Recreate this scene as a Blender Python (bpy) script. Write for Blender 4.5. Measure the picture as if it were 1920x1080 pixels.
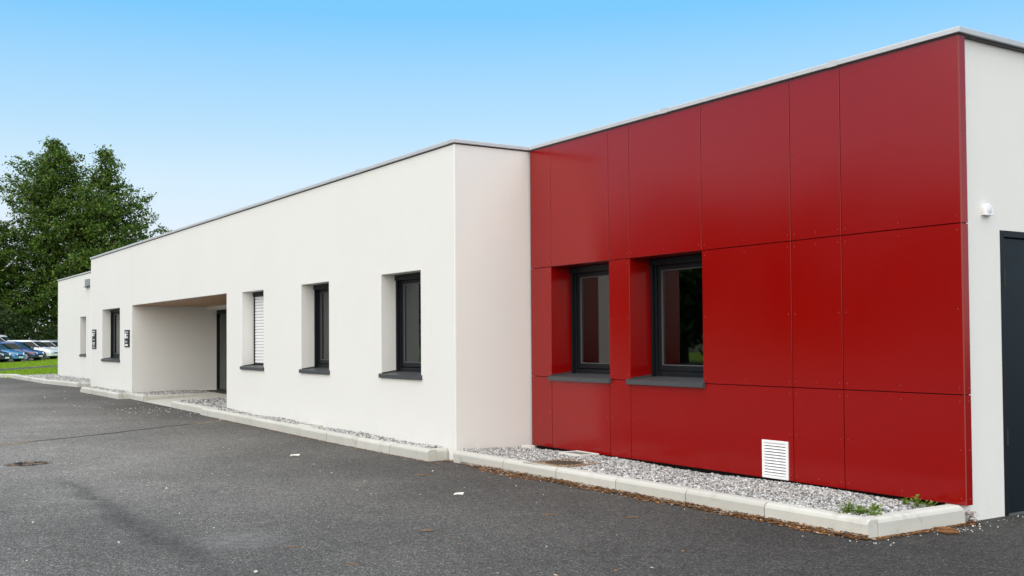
import bpy, math, random
import numpy as np
from mathutils import Vector, Matrix
R = math.radians
for o in list(bpy.data.objects): bpy.data.objects.remove(o)
scene = bpy.context.scene
col = scene.collection

# ------------------------------------------------------------------ camera
cam_d = bpy.data.cameras.new('camera'); cam = bpy.data.objects.new('camera', cam_d); col.objects.link(cam)
_r = Vector((.52837913, .84898465, -.00636825)); _u = Vector((.02391484, -.00738511, .99968672)); _f = Vector((-.84867165, .5283659, .02420547))
M = Matrix((_r, _u, -_f)).transposed().to_4x4(); M.translation = (0, 0, 1.4)
cam.matrix_world = M
cam_d.sensor_width = 36; cam_d.lens = 36 * 1959.6 / 1920
cam_d.shift_x = (960 - 891.2) / 1920; cam_d.shift_y = (591 - 540) / 1920
cam_d.clip_end = 6000; cam_d.clip_start = .05
scene.camera = cam

# ------------------------------------------------------------------ world, sun, exposure
SUN_EL, SUN_AZ = R(46), R(-56)            # azimuth of the sun's position, from +X towards +Y
EXPO = .75; SKYEXP = 2 ** EXPO
w = bpy.data.worlds.new('World'); scene.world = w; w.use_nodes = True
nt = w.node_tree; nt.nodes.clear()
out = nt.nodes.new('ShaderNodeOutputWorld'); bg = nt.nodes.new('ShaderNodeBackground')
sky = nt.nodes.new('ShaderNodeTexSky'); sky.sky_type = 'NISHITA'; sky.sun_disc = False
sky.sun_elevation = SUN_EL; sky.sun_rotation = math.pi / 2 - SUN_AZ
sky.altitude = 0; sky.air_density = 1.0; sky.dust_density = 1.0; sky.ozone_density = 1.0
bg.inputs['Strength'].default_value = .1
# elevation colour ramp, pale at the horizon, mixed heavily over the sky texture
tc = nt.nodes.new('ShaderNodeTexCoord'); sep = nt.nodes.new('ShaderNodeSeparateXYZ'); nt.links.new(tc.outputs['Generated'], sep.inputs[0])
rmp = nt.nodes.new('ShaderNodeValToRGB'); el = rmp.color_ramp.elements
STOPS = [(0, (.88, .91, .97)), (.10, (.80, .89, .99)), (.15, (.69, .87, 1.0)), (.20, (.50, .78, 1.0)), (.24, (.39, .72, 1.02)), (.30, (.20, .62, 1.03)), (.5, (.17, .54, .95)), (1, (.15, .48, .88))]
while len(el) < len(STOPS): el.new(.5)
for e_, (p_, c_) in zip(el, STOPS): e_.position = p_; e_.color = (*c_, 1)
nt.links.new(sep.outputs[2], rmp.inputs[0])
sc_ = nt.nodes.new('ShaderNodeVectorMath'); sc_.operation = 'SCALE'; sc_.inputs['Scale'].default_value = 10 / SKYEXP; nt.links.new(rmp.outputs[0], sc_.inputs[0])
mx_ = nt.nodes.new('ShaderNodeMix'); mx_.data_type = 'RGBA'; mx_.inputs[0].default_value = .88
nt.links.new(sky.outputs[0], mx_.inputs[6]); nt.links.new(sc_.outputs[0], mx_.inputs[7])
nt.links.new(mx_.outputs[2], bg.inputs[0]); nt.links.new(bg.outputs[0], out.inputs[0])
sd = bpy.data.lights.new('sun', 'SUN'); so = bpy.data.objects.new('sun', sd); col.objects.link(so)
sd.energy = 3.25; sd.angle = R(125); sd.color = (1, .85, .675)
sdir = Vector((math.cos(SUN_EL) * math.cos(SUN_AZ), math.cos(SUN_EL) * math.sin(SUN_AZ), math.sin(SUN_EL)))
so.rotation_euler = sdir.to_track_quat('Z', 'Y').to_euler(); so.location = (0, -10, 30)
scene.view_settings.view_transform = 'Standard'; scene.view_settings.look = 'None'
scene.view_settings.gamma = 1; scene.view_settings.exposure = EXPO

# ------------------------------------------------------------------ helpers
def tag(o, label=None, cat=None, group=None, kind=None):
    if label: o['label'] = label
    if cat: o['category'] = cat
    if group: o['group'] = group
    if kind: o['kind'] = kind
    return o
def empty(name, loc=(0, 0, 0), parent=None):
    o = bpy.data.objects.new(name, None); col.objects.link(o); o.location = loc; o.empty_display_size = .2
    if parent: o.parent = parent
    return o
class MB:
    def __init__(s): s.v = []; s.f = []; s.m = []; s.mats = []
    def mi(s, m):
        if m not in s.mats: s.mats.append(m)
        return s.mats.index(m)
    def face(s, pts, m=None):
        b = len(s.v); s.v += [tuple(p) for p in pts]; s.f.append(tuple(range(b, b + len(pts)))); s.m.append(s.mi(m) if m else 0); return s
    def box(s, x0, x1, y0, y1, z0, z1, m=None):
        b = len(s.v)
        s.v += [(x, y, z) for z in (z0, z1) for x, y in ((x0, y0), (x1, y0), (x1, y1), (x0, y1))]
        for q in ((3, 2, 1, 0), (4, 5, 6, 7), (0, 1, 5, 4), (1, 2, 6, 5), (2, 3, 7, 6), (3, 0, 4, 7)):
            s.f.append(tuple(b + i for i in q)); s.m.append(s.mi(m) if m else 0)
        return s
    def loft(s, rings, caps=True, closed=True):
        b = len(s.v); n = len(rings[0])
        for r in rings: s.v += [tuple(p) for p in r]
        for k in range(len(rings) - 1):
            for i in range(n if closed else n - 1):
                j = (i + 1) % n
                s.f.append((b + k * n + i, b + k * n + j, b + (k + 1) * n + j, b + (k + 1) * n + i)); s.m.append(0)
        if caps:
            s.f.append(tuple(b + i for i in reversed(range(n)))); s.m.append(0)
            s.f.append(tuple(b + (len(rings) - 1) * n + i for i in range(n))); s.m.append(0)
        return s
    def tube(s, pts, rad, n=8, caps=True):
        pts = [Vector(p) for p in pts]; rings = []
        for i, p in enumerate(pts):
            d = (pts[min(i + 1, len(pts) - 1)] - pts[max(i - 1, 0)]).normalized()
            a = d.orthogonal().normalized() if abs(d.z) < .9 else Vector((1, 0, 0)) - d * d.x
            a.normalize(); c = d.cross(a); r = rad[i] if isinstance(rad, (list, tuple)) else rad
            rings.append([p + a * r * math.cos(2 * math.pi * k / n) + c * r * math.sin(2 * math.pi * k / n) for k in range(n)])
        return s.loft(rings, caps)
    def build(s, name, mat, parent=None, bevel=0, smooth=False, seg=2, recalc=False):
        me = bpy.data.meshes.new(name); me.from_pydata(s.v, [], s.f)
        ms = s.mats if s.mats else [mat]
        for m in ms: me.materials.append(m)
        if s.mats: me.polygons.foreach_set('material_index', s.m)
        if smooth: me.polygons.foreach_set('use_smooth', [True] * len(me.polygons))
        me.update()
        if recalc:
            import bmesh
            bm = bmesh.new(); bm.from_mesh(me); bmesh.ops.recalc_face_normals(bm, faces=bm.faces); bm.to_mesh(me); bm.free()
        o = bpy.data.objects.new(name, me); col.objects.link(o)
        if parent: o.parent = parent
        if bevel:
            b = o.modifiers.new('bevel', 'BEVEL'); b.width = bevel; b.segments = seg; b.limit_method = 'ANGLE'; b.angle_limit = R(30)
        return o
def fast_mesh(name, V, F, mat, parent=None, nv=4):
    """V (n,3) array, F (m,nv) array"""
    me = bpy.data.meshes.new(name); V = np.asarray(V, dtype=np.float32); F = np.asarray(F, dtype=np.int32)
    me.vertices.add(len(V)); me.vertices.foreach_set('co', V.ravel())
    me.loops.add(F.size); me.loops.foreach_set('vertex_index', F.ravel())
    me.polygons.add(len(F)); me.polygons.foreach_set('loop_start', np.arange(0, F.size, nv, dtype=np.int32))
    me.update(calc_edges=True); me.validate()
    me.materials.append(mat)
    o = bpy.data.objects.new(name, me); col.objects.link(o)
    if parent: o.parent = parent
    return o

# ---- materials
class N:
    def __init__(s, name):
        s.m = bpy.data.materials.new(name); s.m.use_nodes = True; s.t = s.m.node_tree; s.t.nodes.clear()
        s.out = s.n('ShaderNodeOutputMaterial')
    def n(s, t, **k):
        x = s.t.nodes.new(t)
        for a, b in k.items(): setattr(x, a, b)
        return x
    def l(s, a, b): s.t.links.new(a, b)
    def put(s, sock, v):
        if v is None: return
        if hasattr(v, 'is_output'): s.l(v, sock)
        else: sock.default_value = v
    def pos(s): return s.n('ShaderNodeNewGeometry').outputs['Position']
    def math(s, op, a, b=None, c=None, clamp=False):
        x = s.n('ShaderNodeMath', operation=op, use_clamp=clamp)
        for i, v in enumerate((a, b, c)): 
            if v is not None: s.put(x.inputs[i], v)
        return x.outputs[0]
    def noise(s, scale, detail=2, rough=.5, vec=None, col=False):
        x = s.n('ShaderNodeTexNoise'); x.inputs['Scale'].default_value = scale; x.inputs['Detail'].default_value = detail; x.inputs['Roughness'].default_value = rough
        s.l(vec if vec else s.pos(), x.inputs['Vector']); return x.outputs['Color' if col else 'Fac']
    def vor(s, scale, out='Distance', vec=None, feature='F1'):
        x = s.n('ShaderNodeTexVoronoi', feature=feature); x.inputs['Scale'].default_value = scale
        s.l(vec if vec else s.pos(), x.inputs['Vector']); return x.outputs[out]
    def ramp(s, fac, stops, interp='LINEAR'):
        x = s.n('ShaderNodeValToRGB'); x.color_ramp.interpolation = interp
        e = x.color_ramp.elements
        while len(e) < len(stops): e.new(.5)
        for i, (p, c) in enumerate(stops):
            e[i].position = p; e[i].color = (c, c, c, 1) if not hasattr(c, '__len__') else (*c, 1)
        s.l(fac, x.inputs[0]); return x.outputs[0]
    def mr(s, v, a, b, c=0., d=1., smooth=True):
        x = s.n('ShaderNodeMapRange', interpolation_type='SMOOTHSTEP' if smooth else 'LINEAR')
        s.l(v, x.inputs[0])
        for i, q in enumerate((a, b, c, d)): x.inputs[1 + i].default_value = q
        return x.outputs[0]
    def mix(s, fac, a, b, mode='MIX'):
        x = s.n('ShaderNodeMix', data_type='RGBA', blend_type=mode)
        s.put(x.inputs[0], fac)
        for sock, v in ((x.inputs[6], a), (x.inputs[7], b)):
            if hasattr(v, '__len__') and not hasattr(v, 'is_output'): v = (*v, 1) if len(v) == 3 else v
            s.put(sock, v)
        return x.outputs[2]
    def bump(s, h, strength=.3, dist=.01):
        x = s.n('ShaderNodeBump'); x.inputs['Strength'].default_value = strength; x.inputs['Distance'].default_value = dist
        s.l(h, x.inputs['Height']); return x.outputs[0]
    def bsdf(s, color, rough=.6, spec=None, metal=0, normal=None, coat=0, coat_rough=.1, trans=0, sub=None):
        x = s.n('ShaderNodeBsdfPrincipled')
        if hasattr(color, '__len__') and not hasattr(color, 'is_output'): color = (*color, 1) if len(color) == 3 else color
        s.put(x.inputs['Base Color'], color); s.put(x.inputs['Roughness'], rough); s.put(x.inputs['Metallic'], metal)
        if spec is not None: s.put(x.inputs['Specular IOR Level'], spec)
        s.put(x.inputs['Normal'], normal); s.put(x.inputs['Coat Weight'], coat); s.put(x.inputs['Coat Roughness'], coat_rough)
        s.l(x.outputs[0], s.out.inputs[0]); return x
MAT = {}
def plain(name, c, rough=.6, metal=0, spec=.5, var=.06, scale=6, bump=0, bscale=200, coat=0):
    k = N(name); nz = k.noise(scale, 4, .6)
    c2 = k.mix(nz, tuple(max(0, x * (1 - var * 2)) for x in c), tuple(min(1, x * (1 + var * 2)) for x in c))
    nm = k.bump(k.noise(bscale, 2), bump, .002) if bump else None
    k.bsdf(c2, rough, spec, metal, nm, coat); MAT[name] = k.m; return k.m

def mk_materials():
    # white render
    k = N('white_render'); fine = k.noise(420, 2, .6); mid = k.noise(70, 3, .6); big = k.noise(.9, 4, .6)
    c = k.mix(k.mr(fine, .3, .7), (.70, .692, .66), (.80, .792, .758)); c = k.mix(k.mr(big, .35, .7, 0, .10), c, (.63, .625, .59))
    # faint dirt splash near the ground, faint vertical rain streaks
    sx = k.n('ShaderNodeSeparateXYZ'); k.l(k.pos(), sx.inputs[0])
    mp = k.n('ShaderNodeMapping'); mp.inputs['Scale'].default_value = (3.2, 3.2, .22); k.l(k.pos(), mp.inputs[0])
    st = k.noise(1.6, 4, .65, mp.outputs[0]); c = k.mix(k.mr(st, .55, .8, 0, .10), c, (.56, .56, .52))
    base = k.math('MULTIPLY', k.mr(sx.outputs[2], .12, .42, 1, 0), k.mr(k.noise(6, 4), .35, .75, 0, .14)); c = k.mix(base, c, (.52, .50, .45))
    k.bsdf(c, .92, .2, 0, k.bump(k.math('ADD', fine, mid), .35, .004)); MAT['render'] = k.m
    plain('corner_bead', (.86, .86, .84), .5, var=.01)
    plain('joint_sealant', (.62, .60, .56), .8)
    # red cladding
    k = N('red_cladding'); nz = k.noise(2.2, 4, .6); sp = k.noise(900, 1)
    c = k.mix(nz, (.235, .0006, .0004), (.262, .0011, .0006)); c = k.mix(k.mr(sp, .66, .74, 0, .3), c, (.34, .015, .008))
    rg = k.mr(k.noise(1.2, 3, .5), .3, .7, .15, .19)
    k.bsdf(c, rg, .5, 0, k.bump(k.noise(420, 2), .04, .001)); MAT['red'] = k.m
    plain('rivet_head', (.30, .02, .014), .35)
    plain('cladding_edge', (.28, .045, .03), .5)
    plain('dark_cavity', (.008, .006, .006), .9)
    # coping
    k = N('grey_coping'); nz = k.noise(8, 4, .6)
    k.bsdf(k.mix(nz, (.47, .48, .49), (.57, .58, .59)), k.mr(nz, .3, .7, .38, .55), .5, .25); MAT['coping'] = k.m
    plain('coping_shade_strip', (.05, .05, .052), .6)  # near-black colour for the painted shade line below the roof edge
    plain('anthracite', (.0065, .008, .011), .45, var=.08, spec=.25)
    plain('door_blue_black', (.006, .011, .016), .4, var=.12, scale=3, spec=.2)
    plain('sill_metal', (.055, .058, .062), .45, var=.1, scale=14)
    plain('gasket', (.10, .105, .105), .5)
    plain('black', (.012, .012, .012), .5)
    plain('shutter_white', (.82, .83, .84), .35, var=.01)
    plain('plastic_white', (.84, .84, .84), .35, var=.01)
    plain('sensor_lens', (.70, .71, .72), .25, var=.01)
    plain('room_wall', (.20, .20, .19), .9)
    plain('vent_grey', (.24, .25, .29), .5)
    plain('sign_black', (.006, .005, .008), .5, spec=.15)
    plain('sign_white', (.8, .8, .8), .5, var=.01)
    plain('sign_grey', (.34, .35, .37), .5)
    k = N('wood_soffit'); mp = k.n('ShaderNodeMapping'); mp.inputs['Scale'].default_value = (1.2, 14, 14); k.l(k.pos(), mp.inputs[0])
    k.bsdf(k.mix(k.noise(4, 5, .6, mp.outputs[0]), (.34, .17, .07), (.58, .33, .15)), .5); MAT['wood'] = k.m
    # glass
    k = N('window_glass'); tr = k.n('ShaderNodeBsdfTransparent'); tr.inputs[0].default_value = (.55, .58, .57, 1)
    gl = k.n('ShaderNodeBsdfGlossy'); gl.inputs['Roughness'].default_value = .015; gl.inputs[0].default_value = (.9, .95, .95, 1)
    fr = k.n('ShaderNodeFresnel'); fr.inputs[0].default_value = 1.85; ms = k.n('ShaderNodeMixShader')
    k.l(fr.outputs[0], ms.inputs[0]); k.l(tr.outputs[0], ms.inputs[1]); k.l(gl.outputs[0], ms.inputs[2]); k.l(ms.outputs[0], k.out.inputs[0]); MAT['glass'] = k.m
    # concrete kerb
    for nm, a, b in (('kerb_concrete', (.47, .465, .42), (.62, .61, .56)), ('ramp_concrete', (.52, .50, .44), (.62, .60, .53)), ('cover_concrete', (.60, .60, .56), (.72, .72, .68))):
        k = N(nm); c = k.mix(k.noise(5, 5, .65), a, b); pit = k.mr(k.noise(160, 3, .6), .62, .72, 0, .5); c = k.mix(pit, c, tuple(x * .5 for x in a))
        oi = k.n('ShaderNodeObjectInfo'); c = k.mix(k.math('MULTIPLY', oi.outputs['Random'], .35), c, tuple(x * .82 for x in a))
        st = k.mr(k.noise(2.1, 4, .7), .56, .72, 0, .55); c = k.mix(st, c, (.27, .255, .20))
        k.bsdf(c, .88, .3, 0, k.bump(k.noise(220, 3), .3, .003)); MAT[nm] = k.m
    # asphalt
    k = N('asphalt'); P = k.pos(); sx = k.n('ShaderNodeSeparateXYZ'); k.l(P, sx.inputs[0]); X, Y = sx.outputs[0], sx.outputs[1]
    fine = k.vor(110, 'Color'); agg = k.n('ShaderNodeSeparateColor'); k.l(fine, agg.inputs[0])
    c = k.ramp(agg.outputs[0], [(0, (.050, .0475, .044)), (.5, (.088, .0845, .079)), (.86, (.128, .123, .115)), (.96, (.20, .19, .178)), (1, (.28, .265, .24))])
    big = k.noise(.35, 5, .6); c = k.mix(k.mr(big, .35, .68), c, k.mix(1., c, (1.32, 1.31, 1.30), 'MULTIPLY'))
    mid = k.noise(2.6, 5, .65); c = k.mix(k.mr(mid, .5, .75, 0, .55), c, k.mix(1., c, (1.4, 1.39, 1.36), 'MULTIPLY'))
    blot = k.noise(13, 5, .7); c = k.mix(k.mr(blot, .4, .66, 0, .5), c, k.mix(1., c, (.66, .66, .67), 'MULTIPLY'))
    # older, more weathered surfacing away from the red end
    old = k.math('ADD', X, k.math('MULTIPLY_ADD', k.noise(.5, 4, .6), 5., -2.5)); c = k.mix(k.mr(old, -3.5, -15, 0, 1), c, k.mix(1., c, (1.95, 1.94, 1.91), 'MULTIPLY'))
    # newer, darker band of asphalt laid along the kerbs
    wob = k.math('MULTIPLY_ADD', k.noise(.8, 3), 1.6, k.math('MULTIPLY', Y, 1.))
    c = k.mix(k.mr(wob, 3.3, 6.6, 0, .95), c, k.mix(1., c, (.52, .52, .525), 'MULTIPLY'))
    # tyre-worn dark streak
    d = k.math('ABSOLUTE', k.math('ADD', Y, k.math('MULTIPLY_ADD', k.noise(1.3, 4), -.5, -1.82)))
    m = k.math('MULTIPLY', k.mr(d, .0, .20, 1, 0), k.math('MULTIPLY', k.mr(X, -11.8, -10.6), k.mr(X, -7.2, -5.6, 1, 0)))
    m = k.math('MULTIPLY', m, k.mr(k.noise(16, 5, .75), .35, .62, .15, .95)); c = k.mix(k.math('MULTIPLY', m, .75), c, (.045, .044, .043))
    # pale scuffed patch
    dx = k.math('MULTIPLY', k.math('ADD', X, 7.2), 2.2); dy = k.math('MULTIPLY', k.math('SUBTRACT', Y, 2.5), 2.2)
    d = k.math('SQRT', k.math('ADD', k.math('MULTIPLY', dx, dx), k.math('MULTIPLY', dy, dy)))
    c = k.mix(k.math('MULTIPLY', k.mr(d, .2, 1.1, .5, 0), k.mr(k.noise(7, 4, .7), .3, .65)), c, (.25, .245, .235))
    # laying seam, with sand lying in it
    sl = k.math('ADD', k.math('MULTIPLY', X, .858), k.math('MULTIPLY', Y, .513)); sl = k.math('ADD', sl, k.math('MULTIPLY_ADD', k.noise(1.5, 4), .22, -.11)); sl = k.math('ABSOLUTE', k.math('ADD', sl, 12.25))
    c = k.mix(k.mr(sl, .015, .07, .9, 0), c, (.016, .016, .016))
    sand = k.math('MULTIPLY', k.mr(sl, .02, .13, 1, 0), k.math('MAXIMUM', k.mr(Y, 2.2, 2.7, 1, 0), k.mr(Y, 5.0, 5.5)))
    c = k.mix(k.math('MULTIPLY', sand, k.mr(k.noise(14, 4, .7), .35, .55)), c, (.26, .20, .125))
    # broken patch with exposed base
    dx = k.math('MULTIPLY', k.math('ADD', X, 13.1), 2.6); dy = k.math('MULTIPLY', k.math('SUBTRACT', Y, 2.02), 2.4)
    d = k.math('SQRT', k.math('ADD', k.math('MULTIPLY', dx, dx), k.math('MULTIPLY', dy, dy))); d = k.math('ADD', d, k.math('MULTIPLY_ADD', k.noise(4, 4, .7), 1.2, -.6))
    c = k.mix(k.mr(d, .5, .75, .95, 0), c, k.mix(k.mr(k.noise(9, 4), .45, .58), (.012, .011, .010), (.20, .135, .09)))
    # scratches
    mp = k.n('ShaderNodeMapping'); mp.inputs['Scale'].default_value = (1.1, 9, 1); mp.inputs['Rotation'].default_value = (0, 0, .7); k.l(P, mp.inputs[0])
    c = k.mix(k.mr(k.noise(2.2, 6, .75, mp.outputs[0]), .66, .76, 0, .4), c, (.25, .245, .235))
    bmp = k.math('ADD', k.vor(110), k.math('MULTIPLY', k.noise(24, 3), .8))
    k.bsdf(c, k.mr(agg.outputs[1], 0, 1, .8, .98), .12, 0, k.bump(bmp, .8, .009)); MAT['asphalt'] = k.m
    plain('asphalt_far', (.085, .083, .08), .9, scale=1.5, var=.15)
    plain('path_grey', (.06, .055, .048), .9, scale=3, var=.15)
    # gravel stones
    k = N('gravel'); g = k.n('ShaderNodeNewGeometry'); 
    c = k.ramp(g.outputs['Random Per Island'], [(0, (.13, .135, .14)), (.2, (.29, .29, .285)), (.55, (.46, .46, .45)), (.85, (.62, .615, .60)), (.96, (.76, .75, .72)), (1, (.36, .28, .2))])
    c = k.mix(k.mr(k.noise(130, 3), .35, .7, 0, .5), c, k.mix(1., c, (.6, .6, .62), 'MULTIPLY'))
    k.bsdf(c, .85, .3); MAT['gravel'] = k.m
    k = N('gravel_bed'); cc = k.vor(42, 'Color'); s = k.n('ShaderNodeSeparateColor'); k.l(cc, s.inputs[0])
    k.bsdf(k.ramp(s.outputs[0], [(0, (.09, .09, .09)), (.6, (.28, .28, .275)), (1, (.45, .45, .44))]), .9, .3, 0, k.bump(k.vor(42), .8, .02)); MAT['gravel_bed'] = k.m
    k = N('pebbles'); g = k.n('ShaderNodeNewGeometry')
    k.bsdf(k.ramp(g.outputs['Random Per Island'], [(0, (.2, .19, .17)), (.4, (.42, .41, .38)), (1, (.68, .67, .63))]), .85, .3); MAT['pebbles'] = k.m
    k = N('dead_leaves'); g = k.n('ShaderNodeNewGeometry')
    k.bsdf(k.ramp(g.outputs['Random Per Island'], [(0, (.06, .025, .010)), (.35, (.16, .065, .02)), (.7, (.27, .12, .035)), (.92, (.40, .21, .08)), (1, (.62, .58, .5))]), .85, .3); MAT['litter'] = k.m
    plain('rust_grate', (.22, .145, .085), .85, var=.35, scale=30)
    plain('rust_dark', (.035, .024, .016), .9, var=.3, scale=30)
    plain('cover_grey', (.20, .21, .205), .7, var=.15, scale=20)
    plain('twig_bark', (.20, .12, .065), .85, var=.3, scale=60)
    plain('paper', (.72, .70, .64), .8, var=.05)
    plain('catkin_brown', (.17, .075, .025), .9, var=.35, scale=90)
    # plants
    for nm, stops, tr in (('weed_leaf', [(0, (.08, .16, .02)), (.6, (.17, .28, .04)), (1, (.28, .36, .09))], .35),
                          ('grass_blade', [(0, (.13, .24, .010)), (.6, (.20, .33, .014)), (1, (.32, .38, .03))], .4),
                          ('conifer_leaf', [(0, (.026, .064, .010)), (.45, (.058, .120, .017)), (.8, (.10, .17, .026)), (.97, (.15, .21, .034)), (1, (.16, .14, .04))], .22),
                          ('shaded_leaf', [(0, (.010, .026, .007)), (.5, (.024, .052, .010)), (.95, (.05, .085, .016)), (1, (.12, .14, .03))], .15),  # darker leaf copy: shade under the trees painted into the shrubs
                          ('pale_leaf', [(0, (.05, .08, .012)), (.5, (.11, .15, .02)), (1, (.2, .22, .03))], .35)):
        k = N(nm); g = k.n('ShaderNodeNewGeometry'); c = k.ramp(g.outputs['Random Per Island'], stops)
        big = k.noise(.5, 3, .6); c = k.mix(k.mr(big, .35, .65, 0, .5), c, k.mix(1., c, (1.35, 1.25, .8), 'MULTIPLY'))
        df = k.bsdf(c, .6, .3); tl = k.n('ShaderNodeBsdfTranslucent'); k.l(c, tl.inputs[0]); ms = k.n('ShaderNodeMixShader'); ms.inputs[0].default_value = tr
        k.l(df.outputs[0], ms.inputs[1]); k.l(tl.outputs[0], ms.inputs[2]); k.l(ms.outputs[0], k.out.inputs[0]); MAT[nm] = k.m
    k = N('lawn'); c = k.mix(k.mr(k.noise(.6, 5, .65), .3, .7), (.15, .27, .010), (.21, .34, .014)); c = k.mix(k.mr(k.noise(30, 3), .5, .75, 0, .6), c, (.19, .24, .03))
    c = k.mix(k.mr(k.noise(.9, 3, .6), .62, .75, 0, .5), c, (.22, .22, .05)); k.bsdf(c, .9, .2, 0, k.bump(k.noise(60, 3), .6, .03)); MAT['lawn'] = k.m
    k = N('ground_earth'); k.bsdf(k.mix(k.noise(.05, 5), (.05, .07, .02), (.10, .11, .04)), .95); MAT['ground'] = k.m
    plain('bark', (.06, .045, .032), .9, var=.25, scale=5)
    # cars
    def paint(nm, c, rough=.25): 
        k = N(nm); k.bsdf(k.mix(k.noise(3, 3), tuple(x * .93 for x in c), c), rough, .5, .0, None, .6, .05); MAT[nm] = k.m
    paint('paint_dark_blue', (.02, .065, .20)); paint('paint_light_blue', (.055, .21, .42)); paint('paint_white', (.72, .73, .74)); paint('paint_silver', (.48, .50, .52)); paint('paint_black', (.018, .018, .03)); paint('paint_graphite', (.03, .032, .036))
    plain('tyre_rubber', (.016, .016, .017), .85); plain('rim_grey', (.42, .43, .44), .35, metal=.5); plain('bumper_black', (.03, .031, .034), .6)
    plain('lamp_clear', (.78, .80, .82), .15); plain('lamp_orange', (.62, .16, .03), .25); plain('plate_white', (.8, .8, .78), .5)
    k = N('car_glass'); k.bsdf((.010, .016, .016), .12, .25); MAT['car_glass'] = k.m
mk_materials()

# ------------------------------------------------------------------ measures (metres, ground at the near corner = 0)
XA, XJ = -10.4345, [-10.0161, -8.9433, -8.5942, -7.5101, -6.3959, -5.8519]
XS = -4.7517; YR = 7.2954; YW = 6.2348; YL = 7.38
ZT, ZH1, ZH2, ZB = 3.71, 2.2685, .9651, .1297
ZC = 3.759; COP = .05
XC, XD, XE, XF = -10.457, -30.076, -25.517, -18.613
ZE = 2.283; YDOOR = 8.29; YBACK = 19.0
XLL = -41.3
ZW1, ZW2 = 2.276, .925
def gz(x):
    if x > -13: return 0.
    if x < -25.5: return .09
    return .09 * (-13 - x) / 12.5

# ------------------------------------------------------------------ ground
def sheet(name, poly_strips, mat, dz, parent=None):
    """poly_strips: list of (x, ylo, yhi); z follows gz(x)+dz"""
    b = MB(); ps = poly_strips
    for (x, a, c), (x2, a2, c2) in zip(ps, ps[1:]):
        b.face([(x, a, gz(x) + dz), (x2, a2, gz(x2) + dz), (x2, c2, gz(x2) + dz), (x, c, gz(x) + dz)])
    return b.build(name, mat, parent)
tag(sheet('ground', [(-3000, -3000, 3000), (-25.5, -3000, 3000), (-13, -3000, 3000), (3000, -3000, 3000)], MAT['ground'], -.03), kind='structure')
tag(sheet('car_park', [(-44.2, -60, 5.6), (-42.9, -60, 5.98), (-36.4, -60, 6.1), (-32.7, -60, 6.5), (-32.6, -60, 7.5), (-30, -60, 7.5), (-25.5, -60, 7.2), (-13, -60, 7.9), (XS - .05, -60, 8), (XS - .0499, -60, 40), (60, -60, 40)], MAT['asphalt'], 0), kind='structure')
# lawn with a path crossing it, then the far car park
def quadsheet(name, pts, mat, kind='structure'):
    b = MB(); b.face(pts); o = b.build(name, mat); tag(o, kind=kind); return o
quadsheet('lawn', [(-44.3, -60, .075), (-44.3, 5.7, .075), (-40, 6.35, .075), (-41.9, 60, .075), (-160, 60, .075), (-160, -60, .075)][::-1], MAT['lawn'])
quadsheet('path', [(-39.0, -1.3, .082), (-54.6, 7.14, .082), (-62, 11.12, .082), (-84, 23, .082), (-88.5, 24, .082), (-66.57, 11.94, .082), (-59.2, 7.75, .082), (-44, -1, .082)], MAT['path_grey'])
def far_park():
    b = MB(); b.face([(-66, 5.0, .09), (-77.9, 10.2, .09), (-84.7, 13.3, .12), (-91.8, 15.8, .17), (-100.5, 19.6, .30), (-135, 31.2, .4), (-150, 20, .45), (-150, -20, .30), (-100, -40, .1)][::-1]); return b.build('far_car_park', MAT['asphalt_far'])
tag(far_park(), kind='structure')

# ------------------------------------------------------------------ building
bld = empty('building', (XC, YW, 0)); OFF = Vector((XC, YW, 0))
tag(bld, 'long low white rendered building with a red panelled end and grey roof edge', 'building')
def part(mb, name, mat, parent=None, **k):
    o = mb.build(name, mat, None, **k); p = parent or bld
    o.parent = p; o.matrix_parent_inverse = Matrix.Translation(-wloc(p)); return o
def wloc(p):
    # parts hold world coordinates: only the thing's own Empty carries an offset
    return p.location.copy() if p.type == 'EMPTY' else Vector((0, 0, 0))
def grid_face(b, axis, c, us, vs, holes, flip=False):
    """rectangular grid at axis coordinate c, cells lying in a hole left out"""
    for u0, u1 in zip(us, us[1:]):
        for v0, v1 in zip(vs, vs[1:]):
            um, vm = (u0 + u1) / 2, (v0 + v1) / 2
            if any(h[0] < um < h[1] and h[2] < vm < h[3] for h in holes): continue
            q = [(u0, v0), (u1, v0), (u1, v1), (u0, v1)]
            if flip: q = q[::-1]
            b.face([(u, c, v) if axis == 'y' else (c, u, v) for u, v in q])
def wall_y(b, y, x0, x1, z0, z1, holes, depth):
    us = sorted({x0, x1, *[h[0] for h in holes], *[h[1] for h in holes]}); vs = sorted({z0, z1, *[h[2] for h in holes], *[h[3] for h in holes]})
    grid_face(b, 'y', y, us, vs, holes)
    for h in holes:
        d = h[4] if len(h) > 4 else depth; a, c, e, g = h[:4]; y2 = y + d
        b.face([(a, y, e), (a, y2, e), (a, y2, g), (a, y, g)]); b.face([(c, y, e), (c, y, g), (c, y2, g), (c, y2, e)])
        b.face([(a, y, g), (a, y2, g), (c, y2, g), (c, y, g)])
        if e > .6: b.face([(a, y, e), (c, y, e), (c, y2, e), (a, y2, e)])
ZTOP = ZC - COP
WINS = [(-28.689, -26.754), (-17.78, -16.722), (-15.084, -14.046), (-12.358, -11.283)]
RD = .27
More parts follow.
